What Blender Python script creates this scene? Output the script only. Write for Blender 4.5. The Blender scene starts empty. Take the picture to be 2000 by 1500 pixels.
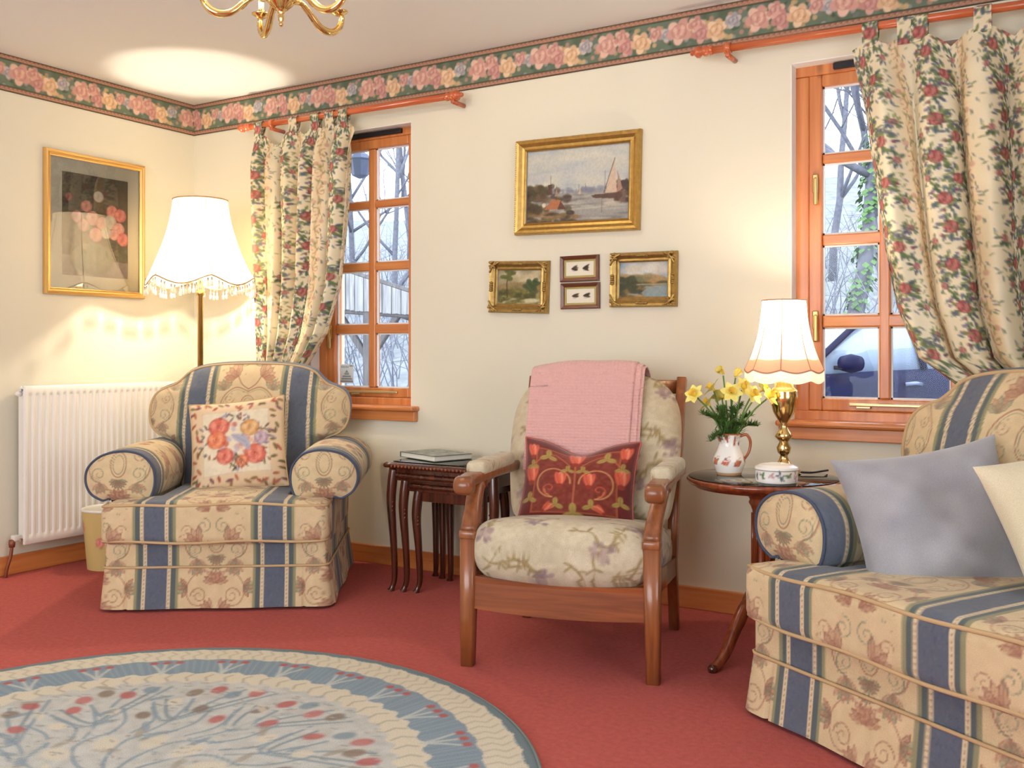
import bpy, bmesh, math, random
import numpy as np
from mathutils import Vector, Matrix
PI = math.pi
rnd = random.Random(7)
S = bpy.context.scene
COL = S.collection

# ------------------------------------------------------------------ camera, world, lights
FPX, YAW, HY = 1907.1, math.radians(31.212), 688.8
CAM = np.array([4.1455, -3.5724, 0.9812])
cd = bpy.data.cameras.new('camera'); cam = bpy.data.objects.new('camera', cd); COL.objects.link(cam)
cam.location = CAM; cam.rotation_euler = (PI/2, 0, YAW)
cd.sensor_width = 36; cd.lens = FPX*36/2000; cd.shift_y = (HY-750)/2000; cd.clip_start = .05; cd.clip_end = 200
S.camera = cam
S.view_settings.view_transform = 'Standard'; S.view_settings.look = 'None'
S.view_settings.gamma = 1; S.view_settings.use_curve_mapping = False
S.view_settings.exposure = -0.15
wd = bpy.data.worlds.new('world'); S.world = wd; wd.use_nodes = True
wd.node_tree.nodes['Background'].inputs[0].default_value = (.74, .86, 1.0, 1)
wd.node_tree.nodes['Background'].inputs[1].default_value = 5.0

def area_light(name, loc, rot, sx, sy, power, col):
    l = bpy.data.lights.new(name, 'AREA'); l.shape = 'RECTANGLE'; l.size = sx; l.size_y = sy
    l.energy = power; l.color = col
    o = bpy.data.objects.new(name, l); o.location = loc; o.rotation_euler = rot; COL.objects.link(o); return o
# added fill lights in invented window openings of the unseen front and right walls
area_light('front_fill_light', (2.6, -5.30, 1.30), (PI/2, 0, 0), 3.2, 1.7, 58, (1.0, .97, .91))
area_light('right_fill_light', (5.82, -3.0, 1.35), (PI/2, 0, PI/2), 1.8, 1.4, 22, (1.0, .97, .92))

def ray(px, py):
    F = np.array([-math.sin(YAW), math.cos(YAW), 0]); R = np.array([math.cos(YAW), math.sin(YAW), 0])
    return F+R*(px-1000)/FPX-np.array([0, 0, 1.])*(py-HY)/FPX
def onz(px, py, z=0): d = ray(px, py); return CAM+d*(z-CAM[2])/d[2]
def ony(px, py, y=0): d = ray(px, py); return CAM+d*(y-CAM[1])/d[1]
def atd(px, py, z): return CAM+ray(px, py)*z

# ------------------------------------------------------------------ tagging
def tag(o, label, cat, group=None):
    o['label'] = label; o['category'] = cat
    if group: o['group'] = group
    return o
def empty(name, loc=(0, 0, 0), rz=0, parent=None):
    o = bpy.data.objects.new(name, None); COL.objects.link(o); o.location = loc; o.rotation_euler = (0, 0, rz)
    o.empty_display_size = .1
    if parent: o.parent = parent
    return o
def struct(o): o['kind'] = 'structure'; return o

# ------------------------------------------------------------------ mesh building
def link(name, me, mat, parent, smooth=True):
    if mat: me.materials.append(mat)
    if smooth: me.polygons.foreach_set('use_smooth', [True]*len(me.polygons))
    o = bpy.data.objects.new(name, me); COL.objects.link(o)
    if parent: o.parent = parent
    return o
def srgb(c):
    c = np.asarray(c, float); c = c/255. if c.max() > 1.01 else c
    return np.where(c <= .04045, c/12.92, ((c+.055)/1.055)**2.4)
def setcol(me, rgb):
    a = me.color_attributes.new('Col', 'FLOAT_COLOR', 'POINT')
    d = np.ones((len(me.vertices), 4), np.float32); d[:, :3] = rgb
    a.data.foreach_set('color', d.ravel())
def rawmesh(name, V, Q):
    me = bpy.data.meshes.new(name); V = np.asarray(V, np.float32); Q = np.asarray(Q, np.int32)
    me.vertices.add(len(V)); me.vertices.foreach_set('co', V.ravel())
    n = Q.shape[1]; me.loops.add(Q.size); me.loops.foreach_set('vertex_index', Q.ravel())
    me.polygons.add(len(Q)); me.polygons.foreach_set('loop_start', np.arange(0, Q.size, n, dtype=np.int32))
    me.update(calc_edges=True); me.validate(); return me
def gridq(nv, nu, cu=False, off=0, flip=False):
    i = np.arange(nv-1)[:, None]; j = np.arange(nu if cu else nu-1)[None, :]; j2 = (j+1) % nu
    q = np.stack([i*nu+j, i*nu+j2, (i+1)*nu+j2, (i+1)*nu+j], -1).reshape(-1, 4)
    return (q[:, ::-1] if flip else q)+off
class MB:
    def __init__(s): s.V = []; s.Q = []; s.C = []; s.n = 0
    def add(s, V, F, col=None):
        V = np.asarray(V, float).reshape(-1, 3); s.V.append(V)
        s.Q += [[k+s.n for k in f] for f in F]; s.n += len(V)
        s.C.append(np.broadcast_to(np.asarray(col if col is not None else (1, 1, 1), float), V.shape)); return s
    def grid(s, P, cu=False, col=None, flip=False, cap=False):
        P = np.asarray(P, float); nv, nu = P.shape[:2]
        F = gridq(nv, nu, cu, 0, flip).tolist()
        if cap: F += [list(range(nu))[::(1 if flip else -1)], list(range((nv-1)*nu, nv*nu))[::(-1 if flip else 1)]]
        return s.add(P.reshape(-1, 3), F, None if col is None else np.asarray(col).reshape(-1, 3))
    def box(s, c, d, rz=0, bev=0, M=None):
        bm = bmesh.new(); bmesh.ops.create_cube(bm, size=1)
        for v in bm.verts: v.co = Vector((v.co.x*d[0], v.co.y*d[1], v.co.z*d[2]))
        if bev: bmesh.ops.bevel(bm, geom=bm.edges[:], offset=min(bev, min(d)*.45), segments=2, affect='EDGES', profile=.5)
        m = Matrix.Translation(c) @ Matrix.Rotation(rz, 4, 'Z')
        if M is not None: m = M @ m
        bm.verts.index_update()
        s.add([(m @ v.co)[:] for v in bm.verts], [[v.index for v in f.verts] for f in bm.faces]); bm.free(); return s
    def tube(s, pts, r, n=8, cap=True):
        return s.grid(sweep(pts, r, n), True, cap=cap)
    def rect(s, pts, w, h, up=(0, 0, 1), bev=.15):
        return s.grid(sweep_rect(pts, w, h, up, bev), True, cap=True)
    def lathe(s, prof, n=24, c=(0, 0, 0)):
        a = np.linspace(0, 2*PI, n, endpoint=False); p = np.asarray(prof, float)
        P = np.stack([p[:, :1]*np.cos(a)+c[0], p[:, :1]*np.sin(a)+c[1], p[:, 1:]+0*a+c[2]], -1)
        return s.grid(P, True, cap=True)
    def build(s, name, mat, parent=None, smooth=True, col=False, auto=False):
        me = bpy.data.meshes.new(name); V = np.concatenate(s.V)
        me.from_pydata(V.tolist(), [], s.Q); me.validate()
        if col: setcol(me, np.concatenate(s.C))
        o = link(name, me, mat, parent, smooth)
        if auto: sharp(o)
        return o
def sharp(o, ang=35):
    me = o.data; bm = bmesh.new(); bm.from_mesh(me); L = math.radians(ang)
    for e in bm.edges:
        if len(e.link_faces) == 2 and e.calc_face_angle(0) > L: e.smooth = False
    bm.to_mesh(me); bm.free(); return o
def smoothpath(pts, n):
    P = np.asarray(pts, float); m = len(P); t = np.linspace(0, m-1, n); out = []
    for x in t:
        i = min(int(x), m-2); f = x-i
        p0, p1, p2, p3 = P[max(i-1, 0)], P[i], P[i+1], P[min(i+2, m-1)]
        out.append(.5*((2*p1)+(-p0+p2)*f+(2*p0-5*p1+4*p2-p3)*f*f+(-p0+3*p1-3*p2+p3)*f**3))
    return np.array(out)
def frames(pts, up=None):
    P = np.asarray(pts, float); T = np.gradient(P, axis=0); T /= np.linalg.norm(T, axis=1)[:, None]+1e-12
    N = []; ref = np.array(up if up is not None else ((0, 0, 1) if abs(T[0][2]) < .9 else (1, 0, 0)), float)
    for t in T:
        b = ref-t*(ref@t); nb = np.linalg.norm(b)
        if nb < 1e-6: b = np.array([1., 0, 0])-t*t[0]; nb = np.linalg.norm(b)
        b /= nb; N.append(b)
        if up is None: ref = b
    N = np.array(N); return P, T, N, np.cross(T, N)
def sweep(pts, r, n=8):
    P, T, N, B = frames(pts); r = np.broadcast_to(np.asarray(r, float), (len(P),))
    a = np.linspace(0, 2*PI, n, endpoint=False)
    return P[:, None]+r[:, None, None]*(np.cos(a)[None, :, None]*N[:, None]+np.sin(a)[None, :, None]*B[:, None])
def sweep_rect(pts, w, h, up, bev=.15):
    P, T, N, B = frames(pts, up); k = len(P)
    w = np.broadcast_to(np.asarray(w, float), (k,))/2; h = np.broadcast_to(np.asarray(h, float), (k,))/2
    b = np.minimum(w, h)*2*bev; prof = []
    for sx, sy, o in ((1, 1, 0), (-1, 1, 1), (-1, -1, 0), (1, -1, 1)):
        for q in ((0, 1) if o == 0 else (1, 0)): prof.append((sx, sy, q))
    R = []
    for sx, sy, q in prof:
        x = sx*(w-(b if q else 0)); y = sy*(h-(0 if q else b))
        R.append(P+B*x[:, None]+N*y[:, None])
    return np.stack(R, 1)

# ------------------------------------------------------------------ painted cloth / prints (numpy canvas -> vertex colours)
class Canvas:
    def __init__(s, w, h, res, bg, tile=False):
        s.w, s.h, s.res, s.tile = w, h, res, tile
        s.nx, s.ny = int(round(w/res)), int(round(h/res))
        s.A = np.ones((s.ny, s.nx, 3))*np.asarray(bg, float)/255.
        s.X, s.Y = np.meshgrid((np.arange(s.nx)+.5)*w/s.nx, (np.arange(s.ny)+.5)*h/s.ny)
    def _blend(s, x0, x1, y0, y1, fn, col, alpha):
        offs = [(0, 0)]
        if s.tile: offs = [(a*s.w, b*s.h) for a in (-1, 0, 1) for b in (-1, 0, 1)]
        c = np.asarray(col, float)/255.
        for ox, oy in offs:
            i0 = max(0, int((x0+ox)/s.w*s.nx)-1); i1 = min(s.nx, int((x1+ox)/s.w*s.nx)+2)
            j0 = max(0, int((y0+oy)/s.h*s.ny)-1); j1 = min(s.ny, int((y1+oy)/s.h*s.ny)+2)
            if i1 <= i0 or j1 <= j0: continue
            X = s.X[j0:j1, i0:i1]-ox; Y = s.Y[j0:j1, i0:i1]-oy
            m = (np.clip(fn(X, Y), 0, 1)*alpha)[..., None]
            s.A[j0:j1, i0:i1] = s.A[j0:j1, i0:i1]*(1-m)+c*m
    def ell(s, cx, cy, rx, ry, col, rot=0, a=1, soft=.15):
        R = max(rx, ry)*1.3+s.res*2; c, q = math.cos(rot), math.sin(rot); px = s.res/min(rx, ry); so = max(soft, px)
        def fn(X, Y):
            dx, dy = X-cx, Y-cy; d = np.hypot((dx*c+dy*q)/rx, (-dx*q+dy*c)/ry); return (1-d)/so+.5
        s._blend(cx-R, cx+R, cy-R, cy+R, fn, col, a); return s
    def line(s, pts, w, col, a=1):
        P = np.asarray(pts, float); R = w*2+s.res*2
        W = np.broadcast_to(np.asarray(w, float), (len(P),)); R = W.max()*2+s.res*2
        def fn(X, Y):
            m = np.full(X.shape, -9.)
            for (x0, y0), (x1, y1), w0 in zip(P[:-1], P[1:], W):
                dx, dy = x1-x0, y1-y0; t = np.clip(((X-x0)*dx+(Y-y0)*dy)/(dx*dx+dy*dy+1e-12), 0, 1)
                d = np.hypot(X-x0-t*dx, Y-y0-t*dy); m = np.maximum(m, (w0/2-d)/s.res+.5)
            return m
        s._blend(P[:, 0].min()-R, P[:, 0].max()+R, P[:, 1].min()-R, P[:, 1].max()+R, fn, col, a); return s
    def poly(s, pts, col, a=1):
        P = np.asarray(pts, float)
        def fn(X, Y):
            ins = np.zeros(X.shape, bool); n = len(P)
            for k in range(n):
                x0, y0 = P[k]; x1, y1 = P[(k+1) % n]
                ins ^= ((y0 > Y) != (y1 > Y)) & (X < (x1-x0)*(Y-y0)/(y1-y0+1e-12)+x0)
            return ins.astype(float)
        s._blend(P[:, 0].min(), P[:, 0].max(), P[:, 1].min(), P[:, 1].max(), fn, col, a); return s
    def leaf(s, x, y, L, W, rot, col, a=1, vein=None):
        s.ell(x+math.cos(rot)*L/2, y+math.sin(rot)*L/2, L/2, W/2, col, rot, a)
        if vein: s.line([(x, y), (x+math.cos(rot)*L*.9, y+math.sin(rot)*L*.9)], s.res*.8, vein, .7)
        return s
    def rose(s, x, y, r, dark, mid, light, rng, petals=7):
        s.ell(x, y, r, r*.95, dark, 0, 1, .2)
        for ring, (rr, k) in enumerate(((.68, petals), (.4, petals-2))):
            for i in range(k):
                an = i*2*PI/k+rng.uniform(-.2, .2)+ring*.5
                s.ell(x+math.cos(an)*r*rr, y+math.sin(an)*r*rr, r*.36, r*.24, light if (i+ring) % 2 else mid, an+PI/2, .8, .5)
        s.ell(x+r*.08, y-r*.05, r*.2, r*.15, light, .6, .55, .7); s.spiral(x, y, r*.34, rng.uniform(0, 6), 1.3, r*.09, dark, .55, 14); s.spiral(x, y, r*.8, rng.uniform(0, 6), .8, r*.07, dark, .35, 14); return s
    def spiral(s, x, y, r, a0, turns, w, col, a=1, n=22, sx=1):
        t = np.linspace(0, 1, n); an = a0+turns*2*PI*t; rr = r*(1-t*.85)
        s.line(np.stack([x+sx*rr*np.cos(an), y+rr*np.sin(an)], 1), w*(1-.4*t), col, a); return s
    def noise(s, cell, amp, rng, chan=False):
        ny, nx = max(2, int(s.h/cell)), max(2, int(s.w/cell)); r = np.random.RandomState(rng.randint(0, 99999))
        G = r.rand(ny, nx, 3 if chan else 1)*2-1
        u = (s.X/s.w*nx); v = (s.Y/s.h*ny); i = np.floor(u).astype(int); j = np.floor(v).astype(int)
        fu = (u-i)[..., None]; fv = (v-j)[..., None]; fu = fu*fu*(3-2*fu); fv = fv*fv*(3-2*fv)
        g = lambda a, b: G[b % ny, a % nx]
        n = (g(i, j)*(1-fu)+g(i+1, j)*fu)*(1-fv)+(g(i, j+1)*(1-fu)+g(i+1, j+1)*fu)*fv
        s.A = np.clip(s.A+n*amp/255., 0, 1); return s
    def lin(s): return srgb01(s.A)
    def sample(s, u, v):
        L = s.__dict__.get('_L')
        if L is None: L = s._L = srgb01(s.A)
        x = np.asarray(u, float)/s.w*s.nx-.5; y = np.asarray(v, float)/s.h*s.ny-.5
        if not s.tile: x = np.clip(x, 0, s.nx-1.001); y = np.clip(y, 0, s.ny-1.001)
        i = np.floor(x).astype(int); j = np.floor(y).astype(int); fx = (x-i)[..., None]; fy = (y-j)[..., None]
        g = lambda a, b: L[b % s.ny, a % s.nx]
        return (g(i, j)*(1-fx)+g(i+1, j)*fx)*(1-fy)+(g(i, j+1)*(1-fx)+g(i+1, j+1)*fx)*fy
def srgb01(c): return np.where(c <= .04045, c/12.92, ((c+.055)/1.055)**2.4)
def sheet(name, P, UV, tex, mat, parent=None, cu=False, flip=False, smooth=True):
    P = np.asarray(P, float); nv, nu = P.shape[:2]
    me = rawmesh(name, P.reshape(-1, 3), gridq(nv, nu, cu, 0, flip))
    setcol(me, tex.sample(UV[..., 0], UV[..., 1]).reshape(-1, 3)); return link(name, me, mat, parent, smooth)
def sheets(name, parts, tex, mat, parent=None, smooth=True):
    V, Q, C, n = [], [], [], 0
    for P, UV, flip in parts:
        P = np.asarray(P, float); V.append(P.reshape(-1, 3)); Q.append(gridq(P.shape[0], P.shape[1], False, n, flip)); n += P.shape[0]*P.shape[1]
        C.append(tex.sample(UV[..., 0], UV[..., 1]).reshape(-1, 3))
    me = rawmesh(name, np.concatenate(V), np.concatenate(Q)); setcol(me, np.concatenate(C)); return link(name, me, mat, parent, smooth)

# ------------------------------------------------------------------ materials
def newmat(name):
    m = bpy.data.materials.new(name); m.use_nodes = True; nt = m.node_tree
    return m, nt, nt.nodes['Principled BSDF']
def lin4(c): return (*srgb(c), 1)
def plain(name, c, rough=.5, metal=0, spec=.5, coat=0, bump=0, bscale=200, var=0, vscale=8):
    m, nt, b = newmat(name); N = nt.nodes.new
    b.inputs['Base Color'].default_value = lin4(c); b.inputs['Roughness'].default_value = rough
    b.inputs['Metallic'].default_value = metal; b.inputs['Specular IOR Level'].default_value = spec; b.inputs['Coat Weight'].default_value = coat
    tc = N('ShaderNodeTexCoord')
    if var:
        n = N('ShaderNodeTexNoise'); n.inputs['Scale'].default_value = vscale; n.inputs['Detail'].default_value = 5
        nt.links.new(tc.outputs['Object'], n.inputs['Vector']); mx = N('ShaderNodeMix'); mx.data_type = 'RGBA'
        mx.inputs[6].default_value = lin4([max(0, k*(1-var)) for k in c]); mx.inputs[7].default_value = lin4([min(255, k*(1+var)) for k in c])
        nt.links.new(n.outputs[0], mx.inputs[0]); nt.links.new(mx.outputs[2], b.inputs['Base Color'])
    if bump:
        n = N('ShaderNodeTexNoise'); n.inputs['Scale'].default_value = bscale; n.inputs['Detail'].default_value = 3
        nt.links.new(tc.outputs['Object'], n.inputs['Vector']); bp = N('ShaderNodeBump'); bp.inputs['Strength'].default_value = bump; bp.inputs['Distance'].default_value = .003
        nt.links.new(n.outputs[0], bp.inputs['Height']); nt.links.new(bp.outputs[0], b.inputs['Normal'])
    return m
def painted(name, rough=.9, bump=.25, bscale=420, transl=0, sheen=0, spec=.3, var=.12):
    m, nt, b = newmat(name); N = nt.nodes.new
    at = N('ShaderNodeVertexColor'); at.layer_name = 'Col'; tc = N('ShaderNodeTexCoord')
    n = N('ShaderNodeTexNoise'); n.inputs['Scale'].default_value = bscale; n.inputs['Detail'].default_value = 2
    nt.links.new(tc.outputs['Object'], n.inputs['Vector'])
    mr = N('ShaderNodeMapRange'); mr.inputs[1].default_value = .25; mr.inputs[2].default_value = .75; mr.inputs[3].default_value = 1-var; mr.inputs[4].default_value = 1+var
    nt.links.new(n.outputs[0], mr.inputs[0])
    mx = N('ShaderNodeVectorMath'); mx.operation = 'SCALE'; nt.links.new(at.outputs[0], mx.inputs[0]); nt.links.new(mr.outputs[0], mx.inputs['Scale'])
    nt.links.new(mx.outputs[0], b.inputs['Base Color']); b.inputs['Roughness'].default_value = rough
    b.inputs['Specular IOR Level'].default_value = spec; b.inputs['Sheen Weight'].default_value = sheen
    if bump:
        bp = N('ShaderNodeBump'); bp.inputs['Strength'].default_value = bump; bp.inputs['Distance'].default_value = .002
        nt.links.new(n.outputs[0], bp.inputs['Height']); nt.links.new(bp.outputs[0], b.inputs['Normal'])
    if transl:
        t = N('ShaderNodeBsdfTranslucent'); nt.links.new(mx.outputs[0], t.inputs[0]); ms = N('ShaderNodeMixShader'); ms.inputs[0].default_value = transl
        nt.links.new(b.outputs[0], ms.inputs[1]); nt.links.new(t.outputs[0], ms.inputs[2]); nt.links.new(ms.outputs[0], nt.nodes['Material Output'].inputs[0])
    return m
def wood(name, c1, c2, axis=2, rough=.35, coat=.2, knots=0, grain=30):
    m, nt, b = newmat(name); N = nt.nodes.new; L = nt.links.new
    tc = N('ShaderNodeTexCoord'); mp = N('ShaderNodeMapping'); sc = [grain]*3; sc[axis] = grain*.06; mp.inputs['Scale'].default_value = sc
    L(tc.outputs['Object'], mp.inputs[0]); n = N('ShaderNodeTexNoise'); n.inputs['Scale'].default_value = 1; n.inputs['Detail'].default_value = 6; n.inputs['Distortion'].default_value = .6
    L(mp.outputs[0], n.inputs[0]); cr = N('ShaderNodeValToRGB'); cr.color_ramp.elements[0].position = .3; cr.color_ramp.elements[1].position = .7
    cr.color_ramp.elements[0].color = lin4(c1); cr.color_ramp.elements[1].color = lin4(c2); L(n.outputs[0], cr.inputs[0]); out = cr.outputs[0]
    if knots:
        mp2 = N('ShaderNodeMapping'); s2 = [11]*3; s2[axis] = 5; mp2.inputs['Scale'].default_value = s2; L(tc.outputs['Object'], mp2.inputs[0])
        v = N('ShaderNodeTexVoronoi'); v.inputs['Scale'].default_value = knots; L(mp2.outputs[0], v.inputs[0])
        r = N('ShaderNodeMapRange'); r.inputs[1].default_value = .05; r.inputs[2].default_value = .13; r.inputs[3].default_value = 1; r.inputs[4].default_value = 0; L(v.outputs[0], r.inputs[0])
        mx = N('ShaderNodeMix'); mx.data_type = 'RGBA'; L(r.outputs[0], mx.inputs[0]); L(out, mx.inputs[6]); mx.inputs[7].default_value = lin4([k*.4 for k in c1]); out = mx.outputs[2]
    L(out, b.inputs['Base Color']); b.inputs['Roughness'].default_value = rough; b.inputs['Coat Weight'].default_value = coat; b.inputs['Coat Roughness'].default_value = .15
    return m
def glass(name, ior=1.45, tint=(1, 1, 1)):
    m, nt, b = newmat(name); N = nt.nodes.new; nt.nodes.remove(b)
    t = N('ShaderNodeBsdfTransparent'); t.inputs[0].default_value = (*tint, 1); g = N('ShaderNodeBsdfGlossy'); g.inputs['Roughness'].default_value = .02
    f = N('ShaderNodeFresnel'); f.inputs[0].default_value = ior; ms = N('ShaderNodeMixShader')
    nt.links.new(f.outputs[0], ms.inputs[0]); nt.links.new(t.outputs[0], ms.inputs[1]); nt.links.new(g.outputs[0], ms.inputs[2]); nt.links.new(ms.outputs[0], nt.nodes['Material Output'].inputs[0])
    return m
def shade_mat(name, c, tr=.6):
    m, nt, b = newmat(name); N = nt.nodes.new
    b.inputs['Base Color'].default_value = lin4(c); b.inputs['Roughness'].default_value = .9
    t = N('ShaderNodeBsdfTranslucent'); t.inputs[0].default_value = lin4(c); ms = N('ShaderNodeMixShader'); ms.inputs[0].default_value = tr
    nt.links.new(b.outputs[0], ms.inputs[1]); nt.links.new(t.outputs[0], ms.inputs[2]); nt.links.new(ms.outputs[0], nt.nodes['Material Output'].inputs[0])
    return m
def emit(name, c, s):
    m, nt, b = newmat(name); b.inputs['Base Color'].default_value = lin4(c); b.inputs['Emission Color'].default_value = lin4(c); b.inputs['Emission Strength'].default_value = s
    return m
M = {}
M['wall'] = plain('wall_paint', (224, 219, 199), .9, spec=.2, bump=.08, bscale=90)
M['ceil'] = plain('ceiling_paint', (236, 239, 238), .95, spec=.1, bump=.05, bscale=60)
M['reveal'] = plain('reveal_paint', (240, 240, 238), .8)
M['carpet'] = plain('carpet_wool', (188, 98, 92), 1.0, spec=.05, bump=.9, bscale=500, var=.12, vscale=60)
M['pine'] = wood('orange_pine', (190, 108, 54), (220, 146, 84), 2, .35, .3, .55)
M['pine_x'] = wood('orange_pine_rail', (190, 108, 54), (220, 146, 84), 0, .35, .3, .55)
M['pine_y'] = wood('orange_pine_board', (190, 108, 54), (220, 146, 84), 1, .35, .3, .55)
M['rodwood'] = wood('varnished_rod_wood', (178, 84, 46), (204, 108, 64), 0, .25, .5)
M['oak'] = wood('chair_wood', (112, 62, 32), (160, 96, 54), 2, .3, .4, grain=45)
M['mahog'] = wood('dark_mahogany', (50, 22, 14), (92, 42, 24), 2, .22, .6, grain=50)
M['mahogred'] = wood('red_mahogany', (104, 44, 22), (150, 74, 38), 2, .2, .6, grain=45)
M['brass'] = plain('polished_brass', (236, 204, 136), .14, 1)
M['brassdull'] = plain('lamp_pole_brass', (200, 172, 112), .32, 1)
M['gold'] = plain('gilt', (184, 150, 84), .36, .85, bump=.25, bscale=160, var=.15, vscale=50)
M['goldpale'] = plain('pale_gilt_moulding', (220, 178, 108), .3, .7)
M['white'] = plain('white_enamel', (238, 236, 228), .3)
M['whiteplastic'] = plain('white_plastic', (232, 228, 216), .4)
M['dark'] = plain('dark_metal', (46, 46, 50), .4, .6)
M['copper'] = plain('painted_pipe', (140, 84, 58), .4, .5)
M['glass'] = glass('window_glass', 1.2)
M['picglass'] = glass('picture_glass', 2.2)
M['tableglass'] = glass('table_top_glass', 1.5, (.93, .96, .95))
M['mat'] = plain('mount_card', (232, 226, 208), .9)
M['print'] = painted('printed_paper', .7, 0, var=.03)
M['oil'] = painted('oil_on_canvas', .45, .2, 300, var=.08)
M['fabric'] = painted('woven_damask', .95, .5, 700, sheen=.15, var=.16)
M['chenille'] = painted('chair_tapestry', .95, .5, 500, sheen=.2, var=.16)
M['curtain'] = painted('printed_cotton', .9, .15, 600, transl=.22, var=.06)
M['velvet'] = painted('velvet_cushion', .9, .3, 500, sheen=.4, var=.12)
M['border'] = painted('border_paper', .75, 0, var=.05)
M['rug'] = painted('rug_wool', 1.0, .9, 420, spec=.05, var=.22)
M['ceramic'] = painted('glazed_ceramic', .15, 0, spec=.6, var=.0)
M['piping'] = plain('tan_piping_cord', (196, 166, 124), .95, bump=.3, bscale=500)
M['shade'] = shade_mat('cream_shade_silk', (250, 238, 214), .62)
M['shadetrim'] = shade_mat('shade_braid', (196, 160, 112), .25)
M['pinkband'] = shade_mat('pink_shade_band', (240, 196, 176), .5)
M['tassel'] = shade_mat('cream_tassel_thread', (246, 240, 226), .35)
M['tasseldark'] = plain('grey_bead', (120, 116, 96), .6)
M['bulb'] = emit('lamp_bulb', (255, 226, 180), 12)

# ------------------------------------------------------------------ printed patterns
R1 = random.Random(11)
def make_damask():
    P, Hh = .44, .50
    c = Canvas(P, Hh, .0019, (212, 190, 150), True); c.noise(.02, 6, R1)
    br, gr, pk = (150, 104, 84), (128, 130, 106), (172, 128, 104)
    def outl(x, y, L, W, rot, col, fill=.40):
        ca, sa = math.cos(rot), math.sin(rot); t = np.linspace(0, 1, 9)
        c.leaf(x, y, L, W*.9, rot, col, fill)
        for s in (-1, 1):
            o = s*W*.5*np.sin(t*PI)**.8*(1+.25*np.sin(t*19)); c.line(np.stack([x+ca*t*L-sa*o, y+sa*t*L+ca*o], 1), 0.003, col, .9)
        c.line([(x, y), (x+ca*L*.8, y+sa*L*.8)], .002, col, .6)
    for sx in (-1, 1):
        X = lambda d: sx*d
        for k in range(6): outl(X(.05+.003*k), .395-.002*k, .070-.005*k, .022, PI/2-sx*(.05+.36*k), pk if k % 2 else br)
        c.line(smoothpath([(X(.0), .34), (X(.03), .362), (X(.052), .40)], 8), .0045, br, .85)
        c.spiral(X(.036), .462, .030, PI/2, 1.4, .0036, gr, .85, sx=sx); c.spiral(X(.095), .445, .022, 0, 1.3, .003, br, .7, sx=sx)
        t = np.linspace(0, 2*PI, 28); c.line(np.stack([.030*np.cos(t), .265+.048*np.sin(t)], 1), .0034, br, .6)
        c.line(np.stack([.021*np.cos(t), .265+.036*np.sin(t)], 1), .0024, gr, .7)
        c.line(smoothpath([(X(.0), .33), (X(.05), .348), (X(.095), .32), (X(.118), .27), (X(.105), .215), (X(.07), .195)], 22), .0042, br, .85)
        c.line(smoothpath([(X(.0), .322), (X(.05), .338), (X(.088), .314), (X(.108), .27), (X(.097), .222), (X(.07), .204)], 22), .0022, gr, .7)
        c.spiral(X(.075), .228, .032, -PI/2, 1.4, .004, gr, .85, sx=sx); c.spiral(X(.080), .298, .022, PI, 1.3, .003, br, .75, sx=sx)
        for k in range(5): outl(X(.105), .335, .048, .017, PI/2-sx*(-.7+.45*k), (gr, pk)[k % 2])
        for k in range(5): outl(X(.07), .192, .040, .014, -PI/2+sx*(-.9+.45*k), (pk, gr)[k % 2])
        c.line(smoothpath([(X(.0), .15), (X(.04), .17), (X(.085), .15), (X(.11), .10), (X(.09), .05), (X(.05), .04)], 22), .0042, pk, .9)
        c.spiral(X(.062), .078, .032, 0, 1.5, .0038, br, .8, sx=sx)
        for k in range(5): outl(X(.105), .11, .042, .015, (0 if sx > 0 else PI)+sx*(-1.1+.5*k), (br, gr)[k % 2])
        for k in range(4): outl(X(.015), .02, .050, .014, PI/2-sx*(.15+.42*k), (pk, br)[k % 2])
        for k in range(14): c.ell(X(R1.uniform(.01, .125)), R1.uniform(0, Hh), .0035, .0028, R1.choice([br, gr, pk]), R1.uniform(0, 3), .6)
    for k in range(9):
        an = PI*(.05+.9*k/8); outl(0, .125, .048, .014, an, (pk, br)[k % 2]); outl(0, .205, .034, .011, -an, (gr, br)[k % 2])
    c.rose(0, .145, .017, br, pk, (196, 156, 126), R1)
    def band(x0, x1, col, a=1): c._blend(x0, x1, 0, Hh*.999, lambda X, Y: ((X >= x0) & (X < x1)).astype(float), col, a)
    e = .138; navy, tealg = (92, 100, 114), (90, 100, 100)
    band(e, e+.012, (146, 142, 108)); band(e+.012, e+.029, tealg); band(e+.029, e+.042, (216, 198, 162))
    band(e+.042, P-e-.042, navy)
    band(P-e-.042, P-e-.029, (216, 198, 162)); band(P-e-.029, P-e-.012, tealg); band(P-e-.012, P-e, (146, 142, 108))
    for k in range(34):
        for xx in (e+.0355, P-e-.0355): c.ell(xx, .0075+k*.0147, .0024, .0036, (132, 108, 92), 0, .8)
    for k in range(260): c.ell(P/2+R1.uniform(-.038, .038), R1.uniform(0, Hh), R1.uniform(.003, .008), .0024, R1.choice([(104, 110, 126), (74, 84, 108), (112, 106, 112), (96, 104, 112)]), R1.uniform(0, 3), .6)
    return c
T_damask = make_damask()

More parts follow.
